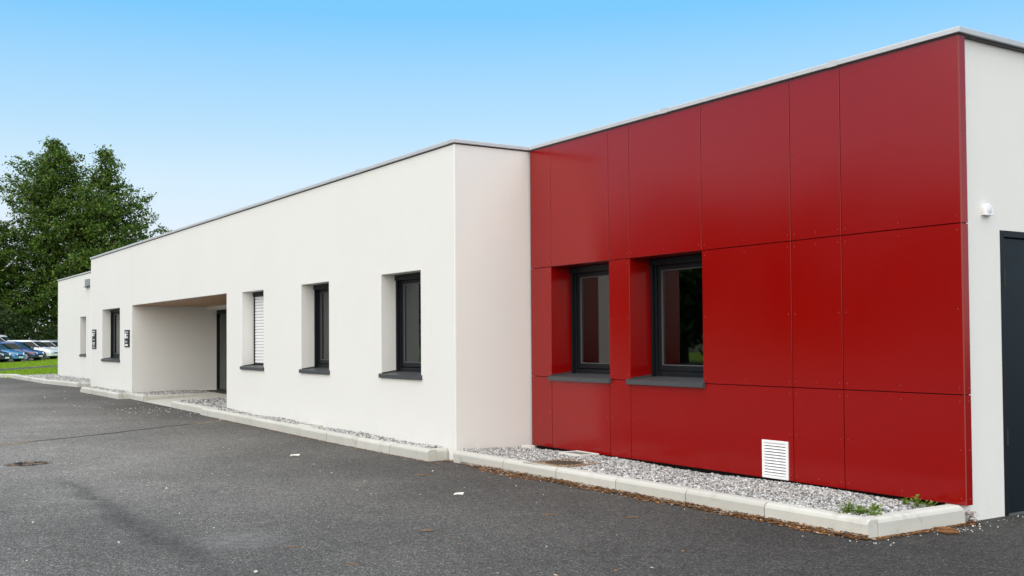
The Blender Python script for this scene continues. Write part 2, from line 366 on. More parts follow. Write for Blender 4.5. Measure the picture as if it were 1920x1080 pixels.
# white wing
b = MB()
hl = [(WINS[0][0], WINS[0][1], ZW2 - .01, ZW1)]
wall_y(b, YW, XD, XE - .004, -.2, ZTOP, hl, RD)
hr = [(a, c, ZW2 - .01, ZW1) for a, c in WINS[1:]]
us = sorted({XE + .004, XF, XC, *[h[0] for h in hr], *[h[1] for h in hr]}); vs = sorted({-.2, ZTOP, ZE, ZW2 - .01, ZW1})
grid_face(b, 'y', YW, us, vs, hr + [(XE, XF, -.2, ZE)])
for h in hr:
    a, c, e, g = h; y, y2 = YW, YW + RD
    b.face([(a, y, e), (a, y2, e), (a, y2, g), (a, y, g)]); b.face([(c, y, e), (c, y, g), (c, y2, g), (c, y2, e)])
    b.face([(a, y, g), (a, y2, g), (c, y2, g), (c, y, g)]); b.face([(a, y, e), (c, y, e), (c, y2, e), (a, y2, e)])
# entry recess side walls and lintel band above the doors
b.face([(XE + .004, YW, -.2), (XE + .004, YDOOR, -.2), (XE + .004, YDOOR, ZE), (XE + .004, YW, ZE)]); b.face([(XF, YW, -.2), (XF, YW, ZE), (XF, YDOOR, ZE), (XF, YDOOR, -.2)])
# return wall, left end wall, back
b.face([(XC, YW, -.2), (XC, YR + .3, -.2), (XC, YR + .3, ZTOP), (XC, YW, ZTOP)])
b.face([(XD, YBACK, -.2), (XD, YW, -.2), (XD, YW, ZTOP), (XD, YBACK, ZTOP)])
b.face([(XS, YBACK, -.2), (XD, YBACK, -.2), (XD, YBACK, ZTOP), (XS, YBACK, ZTOP)])
part(b, 'wall', MAT['render'])
# far recessed block
b = MB(); FW = (-37.30, -36.36)
wall_y(b, YL, XLL, XD, -.1, ZTOP, [(FW[0], FW[1], ZW2 + .02, ZW1 + .01)], .3)
b.face([(XLL, YBACK, -.1), (XLL, YL, -.1), (XLL, YL, ZTOP), (XLL, YBACK, ZTOP)]); b.face([(XD, YBACK, -.1), (XLL, YBACK, -.1), (XLL, YBACK, ZTOP), (XD, YBACK, ZTOP)])
part(b, 'wall', MAT['render'])
# door wall at the right-hand end (set back a little from the red corner)
XQ = XS - .035; DY0, DY1, DZ = 7.847, 8.87, 2.243
b = MB(); us = [YR + .03, DY0, DY1, YBACK]; vs = [-.2, DZ, ZTOP]
grid_face(b, 'x', XQ, us, vs, [(DY0, DY1, -.2, DZ)])
b.face([(XQ, DY0, -.2), (XQ - .2, DY0, -.2), (XQ - .2, DY0, DZ), (XQ, DY0, DZ)][::-1]); b.face([(XQ, DY1, -.2), (XQ - .2, DY1, -.2), (XQ - .2, DY1, DZ), (XQ, DY1, DZ)]); b.face([(XQ, DY0, DZ), (XQ - .2, DY0, DZ), (XQ - .2, DY1, DZ), (XQ, DY1, DZ)][::-1])
b.face([(XQ - .16, YR + .03, -.2), (XQ, YR + .03, -.2), (XQ, YR + .03, ZB + .02), (XQ - .16, YR + .03, ZB + .02)]); b.face([(XQ - .16, YR + .1, -.2), (XQ - .16, YR + .03, -.2), (XQ - .16, YR + .03, ZB + .02), (XQ - .16, YR + .1, ZB + .02)])
part(b, 'wall', MAT['render'])
# roof deck
b = MB()
for x0, x1, y0 in ((XLL, XD, YL), (XD, XC, YW), (XC, XQ - .05, YR + .08)): b.face([(x0 + .05, y0 + .05, ZC - .12), (x1, y0 + .05, ZC - .12), (x1, YBACK - .05, ZC - .12), (x0 + .05, YBACK - .05, ZC - .12)])
part(b, 'roof', MAT['vent_grey'])
# corner beads and movement joint
part(MB().box(XC - .012, XC + .002, YW - .002, YW + .012, -.1, ZTOP), 'corner_bead', MAT['corner_bead'])
part(MB().box(XE - .0035, XE + .0035, YW - .001, YW + .02, ZE, ZTOP), 'joint_strip', MAT['joint_sealant'])
part(MB().box(XD - .002, XD + .014, YW - .002, YW + .012, -.1, ZTOP), 'corner_bead', MAT['corner_bead'])
# coping, swept with mitres
def sweep(path, prof, name, mat):
    P = [Vector((*p, 0)) for p in path]; rings = []
    for i, p in enumerate(P):
        dirs = []
        if i > 0: dirs.append((p - P[i - 1]).normalized())
        if i < len(P) - 1: dirs.append((P[i + 1] - p).normalized())
        ns = [Vector((d.y, -d.x, 0)) for d in dirs]      # outward = to the right of travel
        if len(ns) == 2:
            n = (ns[0] + ns[1]); n = n / (n.dot(ns[0]))
        else: n = ns[0]
        rings.append([p + n * o + Vector((0, 0, z)) for o, z in prof])
    return part(MB().loft(rings), name, mat, bevel=.004, recalc=True)
PROF = [(-.32, ZC - COP + .0045), (.030, ZC - COP + .0045), (.030, ZC - .006), (.024, ZC), (-.32, ZC - .02)]
sweep([(XC, YR + .28), (XC, YW), (XD, YW), (XD, YBACK)][::-1], PROF, 'coping', MAT['coping'])
sweep([(XC + .034, YR), (XS, YR), (XS, YBACK)], PROF, 'coping', MAT['coping'])
sweep([(XLL, YBACK), (XLL, YL), (XD - .035, YL)], PROF, 'coping', MAT['coping'])
PROF2 = [(-.05, ZTOP - .010), (.004, ZTOP - .010), (.004, ZTOP + .004), (-.05, ZTOP + .004)]  # thin dark strip standing in for the shadow under the coping
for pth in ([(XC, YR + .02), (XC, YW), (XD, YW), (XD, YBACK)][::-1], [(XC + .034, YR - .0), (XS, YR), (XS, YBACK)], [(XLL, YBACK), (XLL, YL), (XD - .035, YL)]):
    sweep(pth, PROF2, 'coping_shade_strip', MAT['coping_shade_strip'])
for x in (-27.4, -22.1, -19.0, -16.0, -13.0): part(MB().box(x - .05, x + .05, YW - .033, YW + .2, ZC - COP + .002, ZC + .003), 'coping_joint', MAT['coping'])
for x in (-8.0, -5.9): part(MB().box(x - .05, x + .05, YR - .033, YR + .2, ZC - COP + .002, ZC + .003), 'coping_joint', MAT['coping'])
part(MB().box(XS - .2, XS + .033, 10.2, 10.3, ZC - COP + .002, ZC + .003), 'coping_joint', MAT['coping'])

# ---- windows
def window(x0, x1, z0, z1, yf, depth, frame='anthracite', shutter=False, lip=.03, room=True, sides=True, label=None):
    """opening x0..x1, z0..z1 in a face at yf; joinery sits `depth` behind"""
    y = yf + depth; fw = .055
    zs = z0 + .07                                  # sill height at the frame
    f = MB()
    f.box(x0, x0 + fw, y - .02, y + .06, zs - .06, z1); f.box(x1 - fw, x1, y - .02, y + .06, zs - .06, z1)
    f.box(x0 + fw, x1 - fw, y - .019, y + .06, z1 - .06, z1); f.box(x0 + fw, x1 - fw, y - .019, y + .06, zs - .06, zs + .055)
    wn = part(f, 'window', MAT[frame], bevel=.004)
    if label: wn['label'] = label
    # shutter box across the head and guide rails
    part(MB().box(x0 + .004, x1 - .004, y - .075, y - .021, z1 - .075, z1 - .004), 'shutter_box', MAT['anthracite'], wn, bevel=.004)
    for a in (x0 + .004, x1 - .034): part(MB().box(a, a + .03, y - .06, y - .021, zs - .01, z1 - .076), 'guide_rail', MAT['anthracite'], wn, bevel=.003)
    s = MB(); a, c, e, g = x0 + fw + .006, x1 - fw - .006, zs + .062, z1 - .066; sw = .06
    s.box(a, a + sw, y - .008, y + .05, e, g); s.box(c - sw, c, y - .008, y + .05, e, g); s.box(a + sw, c - sw, y - .0075, y + .05, g - sw, g); s.box(a + sw, c - sw, y - .0075, y + .05, e, e + sw)
    part(s, 'sash', MAT[frame], wn, bevel=.006)
    gk = MB(); ga, gc, ge, gg = a + sw, c - sw, e + sw, g - sw
    gk.box(ga, ga + .005, y - .004, y + .02, ge, gg); gk.box(gc - .007, gc, y - .004, y + .02, ge, gg); gk.box(ga + .007, gc - .007, y - .004, y + .02, ge, ge + .007); gk.box(ga + .007, gc - .007, y - .004, y + .02, gg - .007, gg)
    part(gk, 'gasket', MAT['gasket'], wn)
    part(MB().box(ga + .004, gc - .004, y + .012, y + .018, ge + .004, gg - .004), 'pane', MAT['glass'], wn)
    for q in (x0 + .17, x1 - .17): part(MB().box(q - .02, q + .02, y - .024, y - .018, zs + .012, zs + .026), 'drain_cap', MAT['black'], wn)
    # sill: sloping sheet, front lip, upturned ends
    sl = MB(); zl = z0 + .04
    sl.loft([[(xx, yf - lip, z0 - .005), (xx, yf - lip, zl), (xx, y - .02, zs + .004), (xx, y - .02, zs - .004), (xx, yf - lip + .006, zl - .008), (xx, yf - lip + .006, z0 - .005)] for xx in (x0 - .03 if sides else x0 - .012, x1 + .012 if sides else x1 + .004)])
    si = part(sl, 'sill', MAT['sill_metal'], wn, recalc=True)
    for xx in (x0 - .032, x1 + .008):
        e = MB(); e.loft([[(q, yf - lip - .002, z0 - .006), (q, yf - lip - .002, zl + .004), (q, yf - .002, zl + .014), (q, yf - .002, z0 - .006)] for q in (xx, xx + .022)]); part(e, 'sill_end', MAT['sill_metal'], wn, recalc=True)
    up = MB(); up.loft([[(q, yf + .002, zl + .002), (q, yf + .002, zl + .022), (q, y - .022, zs + .026), (q, y - .022, zs + .004)] for q in (x0 + .001, x0 + .006)]); part(up, 'sill_upstand', MAT['sill_metal'], wn, recalc=True)
    if room:
        r = MB(); Z0, Z1, Y0, Y1 = .35, 3.0, y + .061, y + 3.2; X0, X1 = x0 - .15, x1 + min(.9, max(.1, (XC - .12 - x1) if x1 < XC else .9))
        r.face([(X0, Y1, Z0), (X1, Y1, Z0), (X1, Y1, Z1), (X0, Y1, Z1)]); r.face([(X0, Y0, Z0), (X0, Y1, Z0), (X0, Y1, Z1), (X0, Y0, Z1)]); r.face([(X1, Y0, Z0), (X1, Y0, Z1), (X1, Y1, Z1), (X1, Y1, Z0)])
        r.face([(X0, Y0, Z1), (X0, Y1, Z1), (X1, Y1, Z1), (X1, Y0, Z1)]); r.face([(X0, Y0, Z0), (X1, Y0, Z0), (X1, Y1, Z0), (X0, Y1, Z0)])
        # inner face of the outside wall, with the opening
        for p in (((X0, Z0), (x0, Z1)), ((x1, Z0), (X1, Z1)), ((x0, Z0), (x1, zs - .06)), ((x0, z1), (x1, Z1))):
            r.face([(p[0][0], Y0, p[0][1]), (p[1][0], Y0, p[0][1]), (p[1][0], Y0, p[1][1]), (p[0][0], Y0, p[1][1])])
        part(r, 'room_lining', MAT['room_wall'], wn)
    if shutter:
        n = 22; zz0 = zs + .03; zz1 = z1 - .078; h = (zz1 - zz0) / n
        sh = part(MB().box(x0 + .036, x1 - .036, y - .055, y - .03, zz0 - .025, zz0 - .001), 'roller_shutter', MAT['anthracite'], bevel=.003)
        sm = MB(); yy = y - .034; pr = [(yy, h * .04), (yy - .010, h * .18), (yy - .014, h * .5), (yy - .010, h * .84), (yy, h * .97)]
        sm.loft([[(q, a_, b_) for a_, b_ in pr] for q in (x0 + .035, x1 - .035)])
        first = None
        for i in range(n):
            if first is None:
                first = sm.build('slat', MAT['shutter_white'], None, recalc=True); o = first
            else: o = first.copy(); col.objects.link(o)
            o.parent = sh; o.matrix_parent_inverse = Matrix.Translation(-wloc(sh)); o.location = (0, 0, zz0 + i * h)
        part(MB().box(x0 + .036, x1 - .036, y - .029, y - .023, zz0, zz1), 'shutter_backing', MAT['gasket'], sh)
    return wn
window(*WINS[0], ZW2, ZW1, YW, RD)
window(*WINS[1], ZW2, ZW1, YW, RD, shutter=True, label='window behind a closed white roller shutter')
window(*WINS[2], ZW2, ZW1, YW, RD)
window(*WINS[3], ZW2, ZW1, YW, RD)
window(FW[0], FW[1], ZW2 + .03, ZW1 + .01, YL, .32)

# ---- red cladding
clad = part(MB().box(XA - .01, XQ - .002, YR + .06, YR + .075, ZB + .06, ZH2 - .03).box(XA - .01, XQ - .002, YR + .06, YR + .075, ZH1 + .03, ZTOP - .022), 'cladding', MAT['dark_cavity'])
clad['label'] = 'flat red facade panels with rivets'
b = MB()
for x0, x1 in ((XA - .01, XJ[0] - .004), (XJ[1] + .004, XJ[2] - .004), (XJ[3] + .004, XQ - .002)): b.box(x0, x1, YR + .06, YR + .075, ZH2 - .0295, ZH1 + .0295)
b.box(XA - .01, XQ - .05, YR + .08, YR + .1, -.1, ZB + .1)
part(b, 'backing', MAT['dark_cavity'], clad)
G = .0035
rv = MB()
def rivet(x, y, z, ax):
    n = 6; r = .0065; h = .004
    ring = [(math.cos(2 * math.pi * i / n) * r, math.sin(2 * math.pi * i / n) * r) for i in range(n)]; ring2 = [(a * .6, c * .6) for a, c in ring]
    if ax == 'y': rv.loft([[(x + a, y, z + c) for a, c in ring], [(x + a, y - h, z + c) for a, c in ring2]])
    else: rv.loft([[(x, y + a, z + c) for a, c in ring], [(x + h, y + a, z + c) for a, c in ring2]])
def panel(x0, x1, z0, z1):
    a, c, e, g = x0 + G, x1 - G, z0 + G, z1 - G
    part(MB().box(a, c, YR, YR + .0098, e, g), 'panel', MAT['red'], clad, bevel=.0015, seg=1)
    ins = min(.035, (c - a) / 4)
    nx = 1 if c - a < .5 else 2; nz = 2 if g - e > .6 else 1
    for i in range(nx + 1):
        for j in range(nz + 1):
            if i in (0, nx) or j in (0, nz): rivet(a + ins + (c - a - 2 * ins) * i / nx, YR, e + .05 + (g - e - .1) * j / nz, 'y')
cols = [XA, *XJ, XS]
for i in range(7): panel(cols[i], cols[i + 1], ZH1, ZT)
for i in (0, 2, 4, 5, 6): panel(cols[i], cols[i + 1], ZH2, ZH1)
for x0, x1 in ((XA, XJ[0]), (XJ[0], XJ[1]), (XJ[1], XJ[2]), (XJ[2], XJ[4]), (XJ[4], XJ[5]), (XJ[5], XS)): panel(x0, x1, ZB, ZH2)
# return strip round the corner
YE = 7.378
for z0, z1 in ((ZB, ZH2), (ZH2, ZH1), (ZH1, ZT)):
    part(MB().box(XS - .0085, XS + .0012, YR + .0115, YE, z0 + G, z1 - G), 'panel', MAT['red'], clad, bevel=.0015, seg=1)
    for z in (z0 + .05, z1 - .05, (z0 + z1) / 2): rivet(XS + .0012, YR + .05, z, 'x')
part(MB().box(XS - .03, XS - .011, YR + .014, YE - .006, ZB + .01, ZT), 'backing', MAT['dark_cavity'], clad)
part(MB().box(XS - .003, XS - .0005, YR + .0005, YR + .011, ZB, ZT), 'corner_trim', MAT['cladding_edge'], clad)
tag(part(rv, 'rivets', MAT['rivet_head'], clad), kind='stuff')
# red window reveals
def red_window(x0, x1):
    z0, z1, d = ZH2, ZH1, .345
    b = MB(); y0, y1 = YR + .0105, YR + d - .02
    part(MB().box(x0 - .008, x0, y0, y1, z0, z1), 'reveal_panel', MAT['red'], clad); part(MB().box(x1, x1 + .008, y0, y1, z0, z1), 'reveal_panel', MAT['red'], clad)
    part(MB().box(x0, x1, y0, y1, z1, z1 + .008), 'reveal_panel', MAT['red'], clad)
    window(x0, x1, z0 - .035, z1, YR, d, lip=.035, sides=False)
red_window(XJ[0], XJ[1]); red_window(XJ[2], XJ[3])
# blocking behind the reveals so no daylight leaks in
for x in (XJ[0] - .012, XJ[1] + .009, XJ[2] - .012, XJ[3] + .009): part(MB().box(x, x + .003, YR + .077, YR + .5, ZH2 - .1, ZH1 + .1), 'reveal_backing', MAT['dark_cavity'], clad)

# ---- entry: wooden soffit, lintel, glazed entrance
b = MB(); n = 24; wbd = (XF - XE) / n
so_ = part(MB().box(XE + .004, XF, YW + .03, YDOOR, ZE + .012, ZE + .03), 'soffit', MAT['dark_cavity'])
pl = MB().box(0, wbd - .006, YW + .0, YDOOR, ZE, ZE + .011); first = None
for i in range(n):
    if first is None: first = pl.build('plank', MAT['wood'], None); o = first
    else: o = first.copy(); col.objects.link(o)
    o.parent = so_; o.matrix_parent_inverse = Matrix.Translation(-wloc(so_)); o.location = (XE + .006 + i * wbd, 0, 0)
part(MB().box(XE + .006, XF - .002, 8.02, YDOOR + .01, ZE - .085, ZE - .001), 'lintel', MAT['render'])
ent = MB(); zb, zt = .2, ZE - .086; ys = YDOOR
xs = [XE + .006, XE + .95, XE + 1.9, XE + 2.85, XE + 4.1, XE + 5.4, XF - .002]
ent.box(xs[0], xs[-1], ys, ys + .08, zt - .09, zt); ent.box(xs[0], xs[-1], ys + .001, ys + .079, zb - .08, zb + .04)
for x in xs: ent.box(max(xs[0], x - .045), min(xs[-1], x + .045), ys - .004, ys + .084, zb + .04, zt - .09)
en = part(ent, 'entrance_door', MAT['anthracite'], bevel=.004); en['label'] = 'dark framed glazed entrance under the recessed porch'
for x0, x1 in zip(xs, xs[1:]): part(MB().box(x0 + .05, x1 - .05, ys + .03, ys + .04, zb + .04, zt - .09), 'pane', MAT['glass'], en)
for x in (xs[2] - .09, xs[2] + .09): part(MB().tube([(x, ys - .05, .9), (x, ys - .05, 1.5)], .014).tube([(x, ys - .05, .95), (x, ys + .002, .95)], .01).tube([(x, ys - .05, 1.45), (x, ys + .002, 1.45)], .01), 'handle', MAT['rim_grey'], en)
r = MB(); X0, X1, Y0, Y1, Z0, Z1 = XE - .2, XF + .2, ys + .081, ys + 5, .15, 2.6
for q in ([(X0, Y1, Z0), (X1, Y1, Z0), (X1, Y1, Z1), (X0, Y1, Z1)], [(X0, Y0, Z0), (X0, Y1, Z0), (X0, Y1, Z1), (X0, Y0, Z1)], [(X1, Y0, Z0), (X1, Y0, Z1), (X1, Y1, Z1), (X1, Y1, Z0)], [(X0, Y0, Z1), (X0, Y1, Z1), (X1, Y1, Z1), (X1, Y0, Z1)], [(X0, Y0, Z0), (X1, Y0, Z0), (X1, Y1, Z0), (X0, Y1, Z0)]): r.face(q)
part(r, 'room_lining', MAT['room_wall'], en)

# ---- metal door in the end wall
fr = MB(); fr.box(XQ - .09, XQ + .004, DY0 + .001, DY0 + .05, -.02, DZ - .002); fr.box(XQ - .09, XQ + .004, DY1 - .05, DY1 - .001, -.02, DZ - .002); fr.box(XQ - .09, XQ + .0035, DY0 + .05, DY1 - .05, DZ - .052, DZ - .002)
dr = part(fr, 'door', MAT['anthracite'], bevel=.003); dr['label'] = 'blue black metal door with dark frame in the end wall'
part(MB().box(XQ - .06, XQ - .015, DY0 + .054, DY1 - .054, .012, DZ - .058), 'door_leaf', MAT['door_blue_black'], dr, bevel=.004)
for z in (.55, 1.80): part(MB().tube([(XQ - .002, DY0 + .052, z), (XQ - .002, DY0 + .052, z + .13)], .012), 'hinge', MAT['black'], dr)
part(MB().box(XQ - .015, XQ - .010, DY1 - .15, DY1 - .11, .92, 1.14).tube([(XQ + .03, DY1 - .13, 1.05), (XQ + .03, DY1 - .27, 1.05)], .01).tube([(XQ - .012, DY1 - .13, 1.05), (XQ + .03, DY1 - .13, 1.05)], .01), 'handle', MAT['rim_grey'], dr)
part(MB().box(XQ - .1, XQ + .01, DY0 + .05, DY1 - .05, -.03, .011), 'threshold', MAT['gasket'], dr)

# ------------------------------------------------------------------ things fixed to the walls
# white ventilation grille at the foot of the red panels
vx0, vx1, vz0, vz1 = -6.752, -6.450, .137, .480
gr = empty('vent_grille', ((vx0 + vx1) / 2, YR, vz0)); tag(gr, 'white louvred ventilation grille low on the red panels', 'grille')
f = MB(); fw = .026
f.box(vx0, vx0 + fw, YR - .018, YR - .0002, vz0, vz1); f.box(vx1 - fw, vx1, YR - .018, YR - .0002, vz0, vz1); f.box(vx0 + fw, vx1 - fw, YR - .0178, YR - .0002, vz0, vz0 + fw); f.box(vx0 + fw, vx1 - fw, YR - .0178, YR - .0002, vz1 - fw, vz1)
part(f, 'frame', MAT['plastic_white'], gr, bevel=.004)
part(MB().box(vx0 + fw, vx1 - fw, YR - .003, YR - .0004, vz0 + fw, vz1 - fw), 'backing', MAT['black'], gr)
n = 11; h = (vz1 - vz0 - 2 * fw) / n; first = None
sm = MB().loft([[(q, YR - .004, h * .90), (q, YR - .0165, h * .30), (q, YR - .0165, h * .20), (q, YR - .004, h * .74)] for q in (vx0 + fw, vx1 - fw)])
for i in range(n):
    if first is None: first = sm.build('slat', MAT['plastic_white'], None, recalc=True); o = first
    else: o = first.copy(); col.objects.link(o)
    o.parent = gr; o.matrix_parent_inverse = Matrix.Translation(-gr.location); o.location = (0, 0, vz0 + fw + i * h)
# motion sensor on the end wall
cy_, cz0, cz1 = 7.654, 2.345, 2.437
ms_ = empty('motion_sensor', (XQ, cy_, cz0)); tag(ms_, 'small white motion sensor on the pale wall above the metal door', 'sensor')
hw = .052; prof = [(-hw, cz0), (hw, cz0)] + [(hw * math.cos(a), cz1 - hw * .9 + hw * .9 * math.sin(a)) for a in [math.pi * i / 10 for i in range(11)]]
part(MB().loft([[(XQ + d, cy_ + a * s, cz0 + (z - cz0) * s) for a, z in prof] for d, s in ((-.002, .92), (.012, 1), (.034, 1), (.042, .9))]), 'housing', MAT['plastic_white'], ms_, bevel=.003, recalc=True)
rings = []
for i in range(6):
    t = i / 5 * math.pi / 2; rr = .030 * math.cos(t) + .001
    rings.append([(XQ + .038 + .010 * math.sin(t), cy_ + rr * math.cos(2 * math.pi * k / 16), cz0 + .040 + rr * math.sin(2 * math.pi * k / 16)) for k in range(16)])
part(MB().loft(rings), 'lens', MAT['sensor_lens'], ms_, smooth=True, recalc=True)
# grey vent box high on the far block
vb = empty('vent_box', (-36.0, YL, 3.25)); tag(vb, 'grey square vent high on the recessed far end of the white building', 'vent')
part(MB().box(-36.33, -35.75, YL - .05, YL + .001, 3.27, 3.51), 'housing', MAT['vent_grey'], vb, bevel=.006)
part(MB().box(-36.34, -35.74, YL - .09, YL + .001, 3.245, 3.262), 'drip_edge', MAT['black'], vb)
# two black sign plates
def sign(x0, x1, z0, z1, marks, label):
    s = empty('wall_sign', ((x0 + x1) / 2, YW, z0)); tag(s, label, 'sign', 'black sign plates on the white facade')
    part(MB().box(x0, x1, YW - .016, YW - .0002, z0, z1), 'plate', MAT['sign_black'], s, bevel=.007, seg=2)
    W_, H_ = x1 - x0, z1 - z0; ml = {}
    for a, c, e, g, m in marks: ml.setdefault(m, MB()).box(x0 + a * W_, x0 + c * W_, YW - .019, YW - .0155, z1 - g * H_, z1 - e * H_)
    for m, mb in ml.items(): part(mb, 'lettering', MAT[m], s)
sign(-29.87, -29.38, 1.24, 1.765, [(.1, .8, .07, .12, 'sign_white'), (.06, .36, .17, .34, 'sign_white'), (.44, .8, .19, .23, 'sign_white'), (.44, .62, .29, .35, 'sign_white'), (.1, .26, .38, .42, 'sign_grey'), (.12, .7, .48, .56, 'sign_grey'), (.12, .74, .66, .70, 'sign_white'), (.12, .74, .73, .77, 'sign_white'), (.12, .66, .80, .84, 'sign_grey'), (.12, .8, .88, .96, 'sign_grey')], 'taller black sign plate with small pale lettering near the narrow step in the facade')
sign(-26.22, -25.75, 1.292, 1.71, [(.1, .8, .10, .15, 'sign_white'), (.08, .40, .20, .50, 'sign_white'), (.46, .8, .24, .28, 'sign_white'), (.46, .66, .36, .40, 'sign_white'), (.46, .8, .44, .48, 'sign_white'), (.12, .62, .62, .74, 'sign_grey'), (.14, .72, .82, .93, 'sign_white')], 'black sign plate with white block marks beside the recessed porch')

# ------------------------------------------------------------------ kerbs
KH = .135
def kerb(name_label, runs, dz=0., edges=None):
    """runs: list of (p0, p1, inward normal, stone length, end chamfer flags)"""
    k = empty('kerb', (*runs[0][0], 0)); tag(k, name_label, 'kerb')
    rnd = random.Random(len(name_label))
    for p0, p1, nrm, L, ends in runs:
        p0, p1, nv = Vector((*p0, 0)), Vector((*p1, 0)), Vector((*nrm, 0)); D = (p1 - p0).length; d = (p1 - p0) / D; n = max(1, round(D / L)); ed = [D * i / n for i in range(n + 1)]
        if edges: ed = edges; n = len(ed) - 1; edges = None
        for i in range(n):
            a = p0 + d * (ed[i] + (.0055 if i else 0)); c = p0 + d * (ed[i + 1] - (.0055 if i < n - 1 else 0))
            jit = rnd.uniform(-.004, .004); jo = rnd.uniform(-.003, .003)
            def ring(p, off=0, hs=1.):
                z = gz(p.x) + dz; pr = [(0, -.1), (0, (KH - .035) * hs), (.012, (KH - .012) * hs), (.035, KH * hs), (.115, KH * hs), (.115, -.1)]
                return [p + nv * (o + jo) + Vector((0, 0, z + h + (jit if h > 0 else 0))) for o, h in pr]
            rings = [ring(a), ring(c)]
            if i == 0 and ends[0]: rings = [ring(a, hs=.55), ring(a + d * .10), ring(c)]
            if i == n - 1 and ends[1]: rings = rings[:-1] + [ring(c - d * .03), ring(c, hs=.85)]
            part(MB().loft(rings), 'kerb_stone', MAT['kerb_concrete'], k, bevel=.006, recalc=True)
    return k
YK = 6.16
kerb('pale concrete kerb round the gravel bed in front of the red panels', [((-10.40, YK), (-4.757, YK), (0, 1), .96, (0, 0)), ((-4.757, YK + .117), (-4.757, 7.29), (-1, 0), 1.2, (0, 1))], edges=[0, 1.04, 1.99, 2.91, 3.83, 4.70, 5.643])
YK2 = 5.945
kerb('pale concrete kerb along the white facade under its three windows', [((-19.35, YK2 + .03), (-10.62, YK2), (0, 1), 1.02, (1, 0)), ((-10.62, YK2 + .117), (-10.62, YW - .01), (-1, 0), 1, (0, 0))])
kerb('short pale concrete kerb below the two black sign plates', [((-29.35, 5.81), (-25.12, 5.81), (0, 1), 1.0, (1, 0)), ((-25.12, 5.927), (-25.12, YW - .01), (-1, 0), 1, (0, 0))])
kerb('pale concrete kerb of the gravel strip at the recessed far end', [((-42.6, 6.02), (-36.4, 6.05), (0, 1), 1.0, (0, 0)), ((-36.395, 6.05), (-32.66, 6.38), (-.088, .996), 1.0, (0, 0)), ((-32.66, 6.497), (-32.66, 7.37), (-1, 0), 1, (0, 0))])
kerb('pale concrete kerb of the gravel strip by the porch side wall', [((-25.50, 6.08), (-23.95, 6.08), (0, 1), 1, (0, 0)), ((-23.95, 6.197), (-23.95, 7.84), (-1, 0), 1, (0, 0))], .0)
kerb('pale concrete kerb of the gravel bed filling the right side of the porch', [((-21.68, 6.08), (-18.63, 6.06), (0, 1), 1, (0, 0)), ((-21.68, 6.197), (-22.25, 7.35), (.891, .454), 1, (0, 0)), ((-22.1, 7.40), (-18.63, 7.40), (0, -1), 1, (0, 0))], .0)
kerb('curved pale kerb between the lawn and the asphalt', [((-42.65, 6.03), (-43.3, 6.3), (.38, .92), 1, (0, 0)), ((-43.3, 6.3), (-44.1, 5.9), (-.45, .9), 1, (0, 0)), ((-44.1, 5.9), (-44.5, 5.0), (-.91, .41), 1, (0, 0)), ((-44.5, 5.0), (-44.6, -4), (-1, 0), 1, (0, 0))], 0)
# porch ramp and landing
b = MB(); b.loft([[(-23.945, 6.09, gz(-23.9) - .05), (-23.945, 6.09, gz(-23.9) + .008), (-23.945, 7.84, .2), (-23.945, 8.28, .205), (-23.945, 8.28, -.05)], [(-21.69, 6.09, gz(-21.7) - .05), (-21.69, 6.09, gz(-21.7) + .008), (-22.27, 7.42, .19), (-22.27, 8.28, .205), (-22.27, 8.28, -.05)]])
b.box(-22.268, XF - .005, 7.41, 8.28, -.05, .203)
b.box(XE + .01, -23.947, 7.845, 8.28, -.05, .203)
o = b.build('porch_ramp', MAT['ramp_concrete'], None, bevel=.004, recalc=True); tag(o, 'cream concrete ramp leading up into the recessed porch', 'ramp')
o = MB().box(-25.35, -22.4, 7.87, 8.25, .2, .222).build('door_mat', MAT['rust_dark'], None, bevel=.006); tag(o, 'dark mat on the porch floor before the entrance', 'mat')

